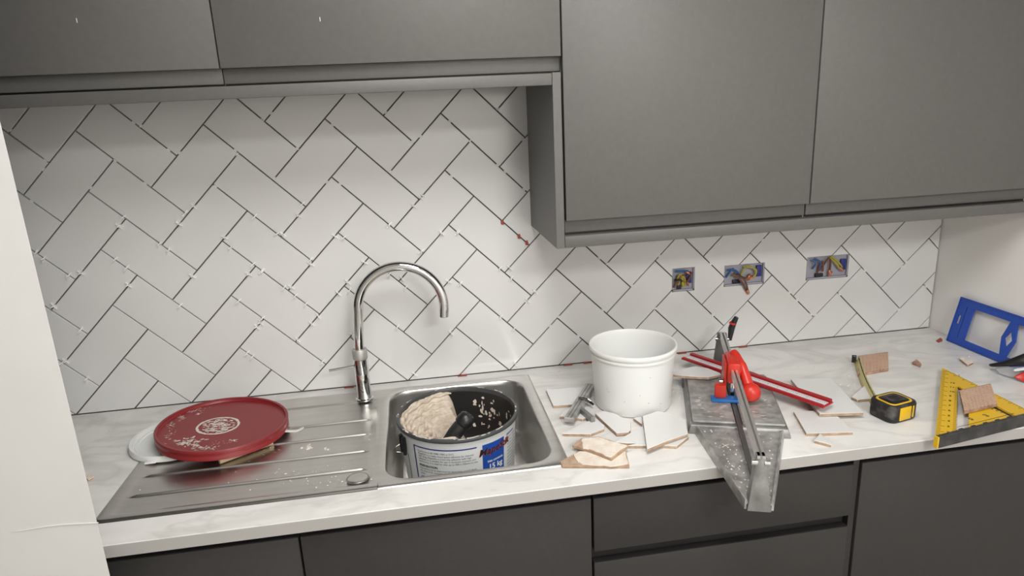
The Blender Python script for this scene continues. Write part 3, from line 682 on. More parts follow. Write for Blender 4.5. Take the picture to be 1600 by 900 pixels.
# ------------------------------------------------------------------ tile cutter
def make_cutter():
    th = math.radians(-20.2); A = Vector((math.cos(th), math.sin(th), 0)); B = Vector((-math.sin(th), math.cos(th), 0)); U = Vector((0, 0, 1))
    O = Vector((1.3775, -.506, .9103))                      # middle of the base's front edge
    P = lambda a, b, z: O + A * a + B * b + U * z
    t = thing('tile_cutter', P(0, .1, 0), 'manual tile cutter with red handle, grey plates and steel rails', 'tile cutter')
    def ob(name, a0, a1, b0, b1, z0, z1, m, par=t, bev=.0012):
        o = mk(name, [P(a, b, z) for z in (z0, z1) for a, b in ((a0, b0), (a1, b0), (a1, b1), (a0, b1))], BOXF, m, par)
        if bev: bevel(o, bev, 2)
        return o
    # base tray: flared skirt
    V = [P(a, b, z) for z, e in ((0, .006), (.020, 0)) for a, b in ((-.104 - e, -e), (.104 + e, -e), (.104 + e, .300), (-.104 - e, .300))]
    bevel(mk('base', V, BOXF, m_cast, t), .002, 2)
    for sgn in (-1, 1):
        a0, a1 = (-.099, -.006) if sgn < 0 else (.008, .099)
        pl_ = ob('support_plate', a0, a1, .008, .292, .0205, .0275, m_alu, t, .003)
        V = []; F = []
        rnd = random.Random(5 + sgn)
        ca = (a0 + a1) / 2
        for k in range(46):          # dried slurry rings and streaks
            a = rnd.uniform(0, 6.28); rr = 1 + rnd.gauss(0, .05); b = len(V)
            x, y = ca + .028 * rr * math.cos(a), .105 + .045 * rr * math.sin(a)
            if k > 34: x, y = ca + rnd.gauss(0, .016), .045 + rnd.gauss(0, .01)
            for i in range(6): q = math.pi * i / 3; u = rnd.uniform(.5, 1.3); V.append(P(x + .0035 * u * math.cos(q + a) * 1.6, y + .0016 * u * math.sin(q), .0277))
            F.append(tuple(range(b, b + 6)))
        mk('slurry_marks', V, F, m_cream2, pl_)['kind'] = 'stuff'
    ob('scoring_strip', -.004, .006, -.29, .30, .0205, .0262, m_dkmetal, t, 0)
    # pivoting rear disc
    lathe('angle_disc', [(0, 0), (.112, 0), (.112, .010), (.106, .0125), (0, .0125)], P(0, .262, .0015), m_dkmetal, t, 56)
    # front extension: open tapering tray with folded sides
    e0, e1 = .088, .0215; L = -.288
    V = [P(-e0, -.0065, .012), P(e0, -.0065, .012), P(e1, L, .012), P(-e1, L, .012), P(-e0, -.0065, .016), P(e0, -.0065, .016), P(e1, L, .016), P(-e1, L, .016)]
    V = [V[3], V[2], V[1], V[0], V[7], V[6], V[5], V[4]]
    mk('extension_tray', V, BOXF, m_alu, t)
    for s in (-1, 1):
        V = [P(s * e0, -.0065, 0.0005), P(s * (e0 + .006), -.0065, 0.0005), P(s * (e1 + .004), L, .0015), P(s * e1, L, .0015), P(s * e0, -.0065, .021), P(s * (e0 + .003), -.0065, .021), P(s * (e1 + .003), L, .021), P(s * e1, L, .021)]
        mk('tray_flange', V, BOXF, m_alu, t)
    V, F = text_mesh('X', .03); mk('chalk_mark', [P(-.046 + v.x * .8, -.09 + v.y * .8, .0164) for v in V], F, m_cream2, t)
    rnd = random.Random(8); V = []; F = []
    for k in range(150):
        b_ = rnd.uniform(-.27, -.012); w = .08 + (.02 - .08) * (b_ / L); a = rnd.uniform(-w, w); b = len(V); s_ = rnd.uniform(.0006, .0022)
        for i in range(5): q = 2 * math.pi * i / 5; u = rnd.uniform(.5, 1.4); V.append(P(a + s_ * u * math.cos(q), b_ + 1.8 * s_ * u * math.sin(q), .0164))
        F.append(tuple(range(b, b + 5)))
    mk('slurry_specks', V, F, m_cream2, t)['kind'] = 'stuff'
    # front post: tapering folded plate; rear post
    def post(name, b, wz, wt, z0, z1, dep, m):
        V = [P(-wz, b, z0), P(wz, b, z0), P(wz, b + dep, z0), P(-wz, b + dep, z0), P(-wt, b + dep * .35, z1), P(wt, b + dep * .35, z1), P(wt, b + dep * .9, z1), P(-wt, b + dep * .9, z1)]
        o = mk(name, V, BOXF, m, t); bevel(o, .0015, 2); return o
    fpst = post('front_post', L - .006, .021, .008, .001, .108, .03, m_cast)
    rpst = post('rear_post', .372, .022, .012, .001, .103, .03, m_dkmetal)
    post('rear_foot', .30, .022, .02, .001, .012, .075, m_dkmetal)
    for s in (-1, 1): tube('clamp_bolt', [P(s * .006, L + .006, .094), P(s * .0155, L + .006, .094)], .0055, m_chrome, fpst, 10); tube('clamp_bolt', [P(s * .006, .386, .088), P(s * .018, .386, .088)], .0055, m_chrome, rpst, 10)
    # twin rail
    for s in (-1, 1):
        mk('rail', [P(s * .0045 + da, b, z) for z in (.092, .108) for da, b in ((-.0026, L + .004), (.0026, L + .004), (.0026, .388), (-.0026, .388))], BOXF, m_chrome2, t)
    # lock lever behind, black with red band
    l0 = P(.02, .385, .085); l1 = P(.024, .392, .118); l2 = P(.030, .392, .150)
    lv = tube('lock_lever', [l0, l1, (l1 + l2) / 2 + A * .002, l2 + A * .006], [.005, .009, .008, .006], m_black, t, 12)
    tube('lever_band', [l1 + (l2 - l1) * .38, l1 + (l2 - l1) * .52], [.0095, .0092], m_redp, lv, 12)
    # carriage
    cb = .145
    car = ob('carriage', -.014, .014, cb - .03, cb + .055, .072, .124, m_redp, t, .005)
    ob('carriage_cheek', -.020, -.0145, cb - .015, cb + .05, .03, .118, m_redp, car, .002)
    ob('carriage_cheek', .0145, .019, cb - .01, cb + .05, .045, .118, m_redp, car, .002)
    ob('breaker_bracket', -.042, -.0165, cb - .032, cb - .012, .036, .068, m_redp, car, .002)
    ob('cutting_wheel_holder', -.004, .006, cb - .005, cb + .012, .03, .074, m_chrome, car, .001)
    tube('wing_nut', [P(-.022, cb + .004, .062), P(-.030, cb + .004, .062)], .010, m_chrome, car, 10)
    ob('breaker_foot', -.050, .030, cb - .04, cb - .012, .028, .0355, m_bluec, t, .002)
    # handle ending in a ball, hanging to the right of the rail
    h0 = P(.006, cb + .05, .122); h2 = ony((1173, 613), -.415); h1 = h0.lerp(h2, .5) + U * .016
    d = (h2 - h0).normalized(); pts = [h0.lerp(h1, k / 6) for k in range(7)] + [h1.lerp(h2, k / 6) for k in range(1, 7)]
    hd = tube('handle', pts, [.010, .0115, .0115, .011, .0105, .0105, .0108, .011, .0115, .012, .0125, .013, .0135], m_redp, t, 16)
    lathe('handle_ball', [(.0, -.023), (.009, -.0212), (.0163, -.0163), (.0212, -.009), (.023, 0), (.0212, .009), (.0163, .0163), (.009, .0212), (0, .023)], h2, m_redp, hd, 28)
    # swinging red ruler
    r0 = onz((1068, 557), .9455); r1 = onz((1290, 633), .9455); rd = (r1 - r0).normalized(); rs = Vector((-rd.y, rd.x, 0))
    RL = (r1 - r0).length; rc = (r0 + r1) / 2 + rs * .012 - U * .006
    rl = mk('ruler', obox(rc, rs, rd, U, .044, RL, .004), BOXF, m_redr, t); bevel(rl, .001, 1)
    mk('ruler_edge', obox(rc + U * .0041 + rs * .0165, rs, rd, U, .010, RL - .006, .006), BOXF, m_redr, rl)
    mk('ruler_edge', obox(rc + U * .0041 - rs * .018, rs, rd, U, .007, RL - .006, .003), BOXF, m_redr, rl)
    mk('ruler_scale', obox(rc + U * .0041 - rs * .002, rs, rd, U, .020, RL - .008, .0009), BOXF, m_scale, rl)
    tk = []
    for i in range(1, 80):
        q = i * RL / 80 - RL / 2; tk.append(obox(rc + U * .0051 + rd * q + rs * (.002 if i % 5 else 0), rs, rd, U, .004 if i % 5 else .010, .0007, .0002))
    joined('ruler_ticks', tk, m_tubnavy, rl)['kind'] = 'stuff'
m_chrome2 = mat('brushed_rail', (.70, .69, .66), .38, .8)
m_redr = mat('red_anodised', (.36, .012, .016), .35)
m_scale = mat('ruler_scale_white', (.68, .66, .68), .5)
make_cutter()

# ------------------------------------------------------------------ tape measure
def make_tape():
    c = Vector((1.757, -.502, .9103)); ro = math.radians(12)
    t = thing('tape_measure', c, 'black and yellow tape measure lying on its side, blade pulled out', 'tape measure')
    def loop(s, hx, hy, r, z):
        out = []
        for (sx, sy, a0) in ((1, 1, 0), (-1, 1, 90), (-1, -1, 180), (1, -1, 270)):
            for k in range(6):
                a = math.radians(a0 + 18 * k); x = sx * (hx - r) + r * math.cos(a); y = sy * (hy - r) + r * math.sin(a)
                x *= s; y *= s; out.append(c + Vector((x * math.cos(ro) - y * math.sin(ro), x * math.sin(ro) + y * math.cos(ro), z)))
        return out
    def shell(name, rings, m, par):
        V = [p for l in rings for p in l]; n = len(rings[0]); F = []
        for i in range(len(rings) - 1):
            for j in range(n): F.append((i * n + j, i * n + (j + 1) % n, (i + 1) * n + (j + 1) % n, (i + 1) * n + j))
        F += [tuple(range(n - 1, -1, -1)), tuple(range((len(rings) - 1) * n, len(rings) * n))]
        return mk(name, V, F, m, par, True)
    shell('case', [loop(.94, .041, .034, .016, 0), loop(1, .041, .034, .016, .004), loop(1, .041, .034, .016, .037), loop(.95, .041, .034, .016, .0415)], m_rubber, t)
    sd = shell('side_panel', [loop(.80, .041, .034, .016, .0412), loop(.78, .041, .034, .016, .0428)], m_yel, t)
    shell('side_badge', [loop(.70, .041, .034, .016, .0426), loop(.66, .041, .030, .02, .0438)], m_black, t)
    shell('badge_ring', [loop(.42, .041, .030, .02, .0437), loop(.40, .041, .030, .02, .0446)], m_rubber, t)
    f = Vector((math.cos(ro), math.sin(ro), 0)); g = Vector((-math.sin(ro), math.cos(ro), 0))
    bevel(mk('front_panel', obox(c - g * .0335 - f * .002 + Vector((0, 0, .005)), f, g, (0, 0, 1), .034, .004, .031), BOXF, m_yel, t), .0015, 2)
    bevel(mk('panel_stripe', obox(c - g * .0335 + f * .022 + Vector((0, 0, .007)), f, g, (0, 0, 1), .004, .003, .028), BOXF, m_yel, t), .0008, 1)
    # blade on edge, from the case mouth to the ribbed offcut
    a = c + g * .028 - f * .022; b = Vector((1.877, -.196, .9103)); d = (b - a).normalized(); s = Vector((d.y, -d.x, 0)); V = []; F = []
    for i in range(17):
        p = a.lerp(b, i / 16) - s * .006 * math.sin(math.pi * i / 16)
        for z, o in ((.0015, 0), (.009, .0025), (.0165, .0025), (.0225, 0)): V.append(p + s * (o + z * .55) + Vector((0, 0, z)))
    for i in range(16):
        for j in range(3): F.append((i * 4 + j, i * 4 + 4 + j, i * 4 + 5 + j, i * 4 + 1 + j))
    bl = mk('blade', V, F, m_tapey, t, True); sd = bl.modifiers.new('thickness', 'SOLIDIFY'); sd.thickness = .0008
    tk = []
    for i in range(4, 60):
        p = a.lerp(b, i / 60) - s * (.006 * math.sin(math.pi * i / 60) - .0105); tk.append(obox(p + Vector((0, 0, .0155)), s, d, (.55, 0, 1), .0016, .0006, .006 if i % 5 == 0 else .003))
    joined('blade_ticks', tk, m_mark, bl)['kind'] = 'stuff'
    bevel(mk('end_hook', obox(b + Vector((0, 0, .0)), s, d, (0, 0, 1), .012, .002, .022), BOXF, m_rubber, t), .0006, 1)
    tube('hook_rivet', [b + s * .003 - d * .006 + Vector((0, 0, .02)), b - s * .004 - d * .006 + Vector((0, 0, .02))], .003, m_black, t, 8)
make_tape()

# ------------------------------------------------------------------ yellow rafter square
def make_square():
    A = Vector((1.742, -.648, 0)); B_ = Vector((2.053, -.308, 0)); C_ = Vector((2.045, -.598, 0)); z0, z1 = .9165, .9205
    t = thing('rafter_square', (1.95, -.55, .9103), 'yellow triangular rafter square with black fence at the worktop edge', 'square tool')
    def bc(a, b, c): s = a + b + c; return (A * a + B_ * b + C_ * c) / s
    def plate(name, pts, zz0, zz1, m, par=t): return prism(name, [Vector((p.x, p.y, zz1)) for p in pts], (0, 0, zz0 - zz1), m, par)
    # frame: hypotenuse band, right-leg band, base band and the inner block leave a V-shaped slot
    w1, w2, w3 = .20, .17, .12           # band widths in barycentric terms
    ia = bc(1 - w2 - w3 * .0 - .12, .0 + .12, w2); 
    # barycentric (a,b,c): c=0 is the hypotenuse A-B, a=0 the leg B-C, b=0 the base A-C
    def L(a, b): return bc(a, b, 1 - a - b)
    hyp = [L(1, 0), L(0, 1), L(0, 1 - w1), L(1 - w1 - .06, .06)]
    V = []; F = []
    def quad(pts):
        n = len(V); k = len(pts)
        V.extend([Vector((p.x, p.y, z0)) for p in pts] + [Vector((p.x, p.y, z1)) for p in pts])
        F.append(tuple(range(n, n + k))); F.append(tuple(range(n + k, n + 2 * k)))
        for i in range(k): j = (i + 1) % k; F.append((n + i, n + j, n + k + j, n + k + i))
    q = .14                               # slot inner apex fractions
    s_h, s_l = .19, .16                   # outer band widths (hyp, leg)
    g_h, g_l = .12, .05                   # slot widths
    b0 = .055                             # base band
    P_ = lambda a, b, c: bc(a, b, c)
    quad([P_(1, 0, 0), P_(0, 1, 0), P_(s_l, 1 - s_l - s_h, s_h), P_(1 - s_h - b0, b0, s_h)])
    quad([P_(0, 1, 0), P_(0, 0, 1), P_(s_l, b0, 1 - s_l - b0), P_(s_l, 1 - s_l - s_h, s_h)])
    quad([P_(1, 0, 0), P_(1 - s_h - b0, b0, s_h), P_(s_l, b0, 1 - s_l - b0), P_(0, 0, 1)])
    h2, l2 = s_h + g_h, s_l + g_l
    quad([P_(1 - h2 - b0, b0, h2), P_(l2, 1 - l2 - h2, h2), P_(l2, b0, 1 - l2 - b0)])
    mk('plate', V, F, m_yel, t)
    d = (C_ - A).normalized(); s = Vector((-d.y, d.x, 0)); L_ = (C_ - A).length + .02
    mid = A + d * (L_ / 2) - s * .0045
    bevel(mk('fence', obox(Vector((mid.x, mid.y, .9103)), s, d, (0, 0, 1), .009, L_, .027), BOXF, m_rubber2, t), .001, 1)
    mk('fence_tip', obox(Vector((A.x, A.y, .9115)) - d * .002 - s * .0045, s, d, (0, 0, 1), .0095, .004, .025), BOXF, m_yel, t)
    # graduations
    hd = (B_ - A).normalized(); hs = Vector((hd.y, -hd.x, 0)); HL = (B_ - A).length; tk = []; zz = z1 + .0001
    for i in range(3, 60):
        p = A + hd * (HL * i / 62); ln = .014 if i % 4 == 0 else .007
        tk.append(obox(Vector((p.x, p.y, zz)) + hs * (ln / 2 + .001), hs, hd, (0, 0, 1), ln, .0009, .0003))
        if i > 8 and i < 46: p2 = p + hs * .031; tk.append(obox(Vector((p2.x, p2.y, zz)) + hs * .003, hs, hd, (0, 0, 1), .008, .0008, .0003))
    ld = (C_ - B_).normalized(); ls = Vector((ld.y, -ld.x, 0)); LL = (C_ - B_).length
    for i in range(3, 40):
        p = B_ + ld * (LL * i / 42); ln = .012 if i % 4 == 0 else .006; tk.append(obox(Vector((p.x, p.y, zz)) + ls * (ln / 2 + .001), ls, ld, (0, 0, 1), ln, .0009, .0003))
    for i in range(5):
        p = A + d * (.10 + .036 * i) + s * .021; tk.append(obox(Vector((p.x, p.y, zz)), s, d, (0, 0, 1), .006, .013, .0003))
    p = A + d * .185 + s * .030; tk.append(obox(Vector((p.x, p.y, zz)), s, d, (0, 0, 1), .0012, .17, .0003))
    joined('graduations', tk, m_mark, t)['kind'] = 'stuff'
    for k in range(2, 13):
        p = A + hd * (HL * k / 15.5) + hs * .019; V, F = text_mesh(str(k), .011, bold=.0003)
        mk('numeral', [Vector((p.x, p.y, zz + .0002)) + hs * v.x + hd * v.y for v in V], F, m_mark, t)
    for k, tx in enumerate(('45', '60', '1 2 3')):
        p = A + d * (.165 + .045 * k) + s * .040; V, F = text_mesh(tx, .013, bold=.0002); mk('numeral', [Vector((p.x, p.y, zz + .0002)) + s * v.x - d * v.y for v in V], F, m_mark, t)
m_rubber2 = mat('dark_fence', (.035, .034, .033), .5); noisy(m_rubber2, (.02, .02, .02), (.06, .058, .055), 30)
make_square()

# ------------------------------------------------------------------ blue frame leaning on the right wall
def make_blue():
    b0 = Vector((2.2395, -.1135, .9108)); ax = Vector((.005, -1, 0)).normalized(); H = .135
    up = Vector((XR - .0065 - b0.x, 0, .131)).normalized(); n = ax.cross(up).normalized()
    if n.x > 0: n = -n
    t = thing('slotted_template', b0, 'flat blue plastic frame with diamond cutout leaning on white side wall', 'template')
    T = .005
    V = []; F = []
    def q(pts):
        k = len(pts); m = len(V); V.extend([b0 + ax * s + up * h for s, h in pts] + [b0 + ax * s + up * h + n * T for s, h in pts])
        F.append(tuple(range(m, m + k))); F.append(tuple(range(m + k, m + 2 * k)))
        for i in range(k): j = (i + 1) % k; F.append((m + i, m + j, m + k + j, m + k + i))
    LN = .36; B0, B1 = .020, H - .022
    q([(0, 0), (LN, 0), (LN, B0), (0, B0)]); q([(0, B1), (LN, B1), (LN, H), (0, H)])
    # left band with hanging hole and long slot
    q([(0, B0), (.012, B0), (.012, B1), (0, B1)]); q([(.012, B0), (.022, B0), (.022, .058), (.012, .058)]); q([(.012, .083), (.022, .083), (.022, B1), (.012, B1)])
    q([(.022, B0), (.032, B0), (.032, B1), (.022, B1)]); q([(.0345, B0), (.056, B0), (.056, B1), (.0345, B1)])
    q([(LN - .05, B0), (LN, B0), (LN, B1), (LN - .05, B1)])
    # diamond divider
    c = .185; m = (B0 + B1) / 2; w = .021; iw = .012; ih = .024
    q([(c - .010, B0), (c + .010, B0), (c, m - ih)]); q([(c - .010, B1), (c, m + ih), (c + .010, B1)])
    q([(c - .010, B0), (c, m - ih), (c - iw, m), (c - w, m)]); q([(c - w, m), (c - iw, m), (c, m + ih), (c - .010, B1)])
    q([(c + .010, B0), (c + w, m), (c + iw, m), (c, m - ih)]); q([(c + w, m), (c + .010, B1), (c, m + ih), (c + iw, m)])
    mk('frame_plate', V, F, m_blue, t)
    V = []; F = []
    P = lambda s, h, k=T + .0016: b0 + ax * s + up * h + n * k
    for (s0, s1, h0, h1) in ((.002, LN, .002, .0045), (.002, LN, H - .0045, H - .002), (.0015, .004, .004, H - .004)):
        k = len(V); V += [P(s0, h0, T), P(s1, h0, T), P(s1, h1, T), P(s0, h1, T), P(s0, h0), P(s1, h0), P(s1, h1), P(s0, h1)]; F += [tuple(i + k for i in f) for f in BOXF]
    mk('raised_edge', V, F, m_blue, t)
make_blue()

# ------------------------------------------------------------------ torn packet at the right
def make_packet():
    c = onz((1605, 592), .91); t = thing('plastic_packet', Vector((c.x, c.y, .9103)), 'torn plastic packet, clear with black header and red print, near blue frame', 'packet')
    def sheet(name, px, zs, m, thick=.0012):
        n = len(px[0]); V = []; F = []
        for row, zr in zip(px, zs):
            for p, z in zip(row, zr): V.append(onz(p, z))
        for i in range(len(px) - 1):
            for j in range(n - 1): F.append((i * n + j, i * n + j + 1, (i + 1) * n + j + 1, (i + 1) * n + j))
        o = mk(name, V, F, m, t, True); s = o.modifiers.new('round', 'SUBSURF'); s.levels = s.render_levels = 2; q = o.modifiers.new('thickness', 'SOLIDIFY'); q.thickness = thick; return o
    sheet('header', [[(1543, 568), (1560, 567), (1580, 560), (1600, 552), (1614, 547)], [(1546, 572), (1562, 571), (1582, 567), (1602, 561), (1615, 558)], [(1550, 573.5), (1566, 573), (1584, 572), (1604, 571), (1616, 569)]], [[.928, .938, .955, .973, .98], [.927, .934, .948, .963, .968], [.925, .930, .938, .948, .95]], m_black)
    sheet('clear_pouch', [[(1552, 574), (1568, 573.5), (1586, 573), (1606, 572), (1616, 570)], [(1560, 583), (1574, 581), (1590, 578), (1608, 578), (1617, 576)], [(1572, 588), (1582, 588), (1594, 587), (1612, 588), (1618, 590)], [(1586, 591), (1592, 593), (1602, 598), (1614, 604), (1619, 608)]], [[.924, .928, .936, .945, .947], [.919, .926, .933, .938, .94], [.914, .92, .924, .928, .928], [.912, .912, .913, .913, .913]], m_clear)
    sheet('red_print', [[(1582, 589), (1592, 584), (1606, 579), (1617, 577)], [(1590, 592), (1600, 590), (1612, 588), (1618, 588)], [(1596, 596), (1606, 598), (1614, 602), (1619, 606)]], [[.921, .929, .941, .943], [.918, .924, .931, .932], [.914, .9145, .915, .915]], m_redp, .0008)
    sheet('white_print', [[(1584, 576), (1594, 574.5), (1606, 573)], [(1582, 581), (1594, 579), (1608, 577)]], [[.939, .942, .948], [.934, .938, .943]], m_whitep, .0006)
make_packet()

# ------------------------------------------------------------------ socket boxes with loose wires
def make_socket(i, label, wires):
    x0, x1, z0, z1 = SOCK[i]; x0 += .001; x1 -= .001; z0 += .001; z1 -= .001; YB = .0082
    t = thing('socket_back_box', ((x0 + x1) / 2, YB, z0), label, 'socket box', 'wired back boxes in the tiled wall')
    y1 = YB - .0006
    # shallow visible part of the box: back plate and four sides up to the tile face
    joined('box', [(x0, x1, y1 - .0006, y1, z0, z1), (x0, x0 + .002, .0004, y1, z0, z1), (x1 - .003, x1, .0004, y1, z0, z1), (x0, x1, .0004, y1, z0, z0 + .005), (x0, x1, .0012, y1, z1 - .0015, z1)], m_boxback, t)
    W = x1 - x0; Hh = z1 - z0
    for (m, r, pts) in wires: tube('wire', [(x0 + W * a, -k, z0 + Hh * b) for a, b, k in pts], r, m, t, 8)
    box('terminal_block', x1 - .024, x1 - .008, -.001, y1 - .0008, z0 + .022, z0 + .055, m_tubnavy, t, .001)
    box('terminal_block', x0 + W * .22, x0 + W * .40, -.002, y1 - .0008, z0 + .007, z0 + .017, m_black, t, .001)
    return t
def arc(a0, b0, a1, b1, bow, k0=.002, k1=.008, n=9, bx=0):
    out = []
    for i in range(n):
        u = i / (n - 1); s = math.sin(math.pi * u); out.append((a0 + (a1 - a0) * u + bx * s, b0 + (b1 - b0) * u + bow * s, k0 + (k1 - k0) * s))
    return out
make_socket(0, 'single back box stuffed with coiled yellow and brown wires behind white bucket', [(m_wyel, .0026, arc(.1, .25, .5, .2, .55)), (m_wyel, .0026, arc(.2, .7, .55, .25, .15, bx=.1)), (m_wyel, .0024, arc(.25, .3, .45, .2, .35)), (m_wbrn, .003, arc(.05, .2, .6, .6, .3)), (m_wblue, .003, arc(.1, .9, .7, .85, .04)), (m_wbrn, .003, arc(.5, .4, .85, .8, -.1)), (m_cop, .0035, arc(.55, .85, .75, .72, .03)), (m_cop, .003, arc(.62, .4, .72, .25, .02)), (m_mark, .004, arc(.1, .5, .45, .4, .1))])
make_socket(1, 'double back box with brown wires hanging out over the tile below', [(m_wblue, .0028, arc(.03, .45, .2, .85, .12)), (m_wblue, .0028, arc(.05, .8, .38, .5, .15)), (m_wyel, .0026, arc(.4, .5, .62, .92, .1, bx=-.06)), (m_wyel, .0026, arc(.45, .9, .75, .35, .15, bx=.12)), (m_wyel, .0024, arc(.55, .9, .7, .3, .1, bx=.14)), (m_wbrn, .0026, arc(.2, .62, .55, -.28, .08, .002, .014)), (m_wbrn, .0026, arc(.3, .55, .6, -.3, .15, .002, .016)), (m_wbrn, .0026, arc(.15, .55, .5, .35, .05)), (m_cop, .0045, arc(.56, -.25, .60, -.42, 0, .006, .007, 4)), (m_cop, .004, arc(.58, .25, .68, .4, .03)), (m_cop, .0035, arc(.62, .5, .55, .3, .02))])
make_socket(2, 'double back box with wires fanned out inside, next to the white side wall', [(m_wblue, .0028, arc(.08, .9, .12, .5, .05, bx=.06)), (m_wblue, .0028, arc(.15, .95, .30, .4, .1, bx=.05)), (m_wbrn, .0028, arc(.25, .3, .38, .35, .5)), (m_wbrn, .0028, arc(.32, .4, .55, .35, .55, bx=.05)), (m_wyel, .0028, arc(.5, .95, .78, .4, .04)), (m_wyel, .0028, arc(.55, .98, .84, .45, .03)), (m_cop, .004, arc(.52, .38, .55, .15, .0, .004, .006, 4)), (m_cop, .0038, arc(.76, .45, .86, .3, 0, .004, .006, 4)), (m_cop, .0035, arc(.6, .3, .52, .12, 0, .003, .005, 4))])

# ------------------------------------------------------------------ tile spacers and wedges
def spacers():
    c3 = [(170, 165), (205, 195), (325, 270), (380, 258), (255, 415), (310, 672), (290, 685), (375, 530), (400, 765), (535, 200), (590, 240), (610, 320), (570, 40), (840, 25), (750, 125), (790, 155), (905, 275), (1055, 92), (1080, 145), (1185, 220), (1168, 265), (1225, 260), (845, 410), (1115, 395), (1225, 475), (1210, 515), (1160, 630), (1185, 650)]
    c4 = [(100, 75), (125, 75), (375, 90), (410, 95), (260, 190), (255, 215), (25, 250), (130, 330), (160, 320), (185, 365), (235, 405), (285, 455), (15, 485), (260, 495), (195, 570), (310, 675), (510, 210), (430, 300), (380, 350), (435, 345), (625, 30), (625, 265), (685, 285), (705, 325), (775, 155), (870, 70), (938, 70), (900, 295), (955, 310), (660, 515), (915, 540), (1045, 605), (735, 725), (1140, 240), (1190, 290), (1190, 235), (1140, 470), (1205, 525), (1305, 345), (1270, 385), (1210, 680), (445, 540)]
    c1 = [(265, 490), (255, 545), (60, 310), (180, 735), (675, 490), (530, 650), (720, 825), (705, 880), (780, 270), (820, 285), (990, 425), (1050, 445), (850, 625), (1090, 790), (1135, 755), (1045, 860), (1380, 430), (1390, 455), (1260, 645), (1490, 820), (1540, 250)]
    c2 = [(85, 205), (40, 235), (235, 400), (430, 270), (395, 590), (475, 600), (100, 570), (265, 710), (235, 775), (140, 880), (735, 205), (885, 360), (925, 335), (745, 525), (920, 670), (940, 665), (895, 730), (1095, 245), (1205, 360), (1100, 560), (1355, 175), (1500, 350), (1365, 490), (1405, 530), (1510, 630), (750, 835), (1045, 880), (1130, 880)]
    c5 = [(15, 540), (60, 470), (160, 690), (210, 630), (345, 755), (500, 590), (475, 260), (520, 290), (855, 240), (680, 430), (830, 580), (1185, 300), (1195, 630), (1120, 835)]
    c6 = [(340, 205), (500, 515), (545, 560), (625, 645), (650, 640), (790, 530), (945, 385), (1185, 335), (1140, 615), (1080, 215), (1165, 370), (1290, 490)]
    pts = [((a / 3, 340 + b / 3), 1) for a, b in c3] + [((400 + a / 3, 340 + b / 3), 1) for a, b in c4]
    pts += [((a / 3.75, 120 + b / 3.75), 1 if b > 740 else 0) for a, b in c1] + [((400 + a / 3.6, 120 + b / 3.6), 1 if b > 640 else 0) for a, b in c2]
    pts += [((820 + a / 4.0917, 340 + b / 4.0917), 0) for a, b in c5] + [((1100 + a / 3.75, 320 + b / 3.75), 0) for a, b in c6]
    w = .0014
    def mesh(kind):
        V = []; F = []
        def bx(*a):
            n = len(V); V.extend(boxv(*a)); F.extend([tuple(i + n for i in f) for f in BOXF])
        if kind: bx(-w, w, -.0125, .0078, -w, w); bx(-.0100, .0100, -.0036, -.0006, -w, w)       # x across the joint, y out of the wall
        else: bx(-w, w, -.0006, .0078, -.004, .004)
        me = bpy.data.meshes.new('tile_spacer'); me.from_pydata(V, [], F); me.materials.append(m_spacer); return me
    MS = [mesh(0), mesh(1)]
    for px, kind in pts:
        p = ony(px); u = ((p.x) + (p.z - ZB)) / PW / S2; v = ((p.x) - (p.z - ZB)) / PW / S2
        du, dv = abs(u - round(u)), abs(v - round(v))
        if du < dv: u = round(u); rot = -math.pi / 4      # joint runs along v ("\"): across = u direction
        else: v = round(v); rot = math.pi / 4
        x, z = uv2xz(u, v)
        if x < -.5 or x > XR - .01 or z < .916: continue
        o = bpy.data.objects.new('tile_spacer', MS[kind]); COL.objects.link(o); o.location = (x, 0, z)
        # local x must point across the joint
        o.rotation_euler = (0, rot + random.gauss(0, .12) * kind, random.gauss(0, .15) * kind)
        if kind: w_ = 0 if x < .40 else 1 if x < .80 else 2
        else: w_ = 3 if z > 1.36 else 4 if x < 1.36 else 5
        if kind == 0 and w_ == 3 and x < .40: w_ = 6
        PLACE = ['above the red lid', 'around the swan-neck tap', 'between the tap and end panel', 'under the pelmet above the tap', 'behind the white bucket', 'around the socket boxes', 'under the pelmet above the red lid']
        tag(o, ('white cross tile spacer sticking out of a tile joint ' if kind else 'white tile spacer pushed flush into a tile joint ') + PLACE[w_], 'tile spacer', ('protruding spacers ' if kind else 'flush spacers ') + PLACE[w_])
spacers()
def wedge(px, dx, L=.028, flip=1, label=None):
    p = onz(px, .9105); p.y = min(p.y, -.0005)
    V = [(p.x, -.009, .9103), (p.x + L * flip, -.009, .9103), (p.x + L * flip, -.0003, .9103), (p.x, -.0003, .9103), (p.x, -.009, .9108), (p.x + L * flip, -.009, .9132), (p.x + L * flip, -.0003, .9132), (p.x, -.0003, .9108)]
    o = mk('tile_wedge', V, BOXF, m_red_w); tag(o, label or 'red plastic wedge under the bottom row of wall tiles', 'wedge', 'red wedges under the tiles')
for px, fl_ in (((538, 605), 1), ((715, 587), 1), ((879, 569), 1), ((925, 566), -1), ((1058, 552), 1), ((1154, 543), 1)):
    wedge(px, 0, .026, fl_, 'red plastic wedge under the wall tiles ' + {538: 'at the foot of the tap', 715: 'behind the sink bowl', 879: 'beyond the sink corner, behind the square tile offcut', 925: 'close beside the white bucket', 1058: 'between white bucket and tile cutter post', 1154: 'behind the tile cutter lever'}[px[0]])
c = onz((1467, 533)); V = [(c.x - .012, c.y - .012, .9103), (c.x + .008, c.y - .004, .9103), (c.x + .012, c.y + .010, .9103), (c.x - .008, c.y + .002, .9103), (c.x - .012, c.y - .012, .912), (c.x + .008, c.y - .004, .9165), (c.x + .012, c.y + .010, .9165), (c.x - .008, c.y + .002, .912)]
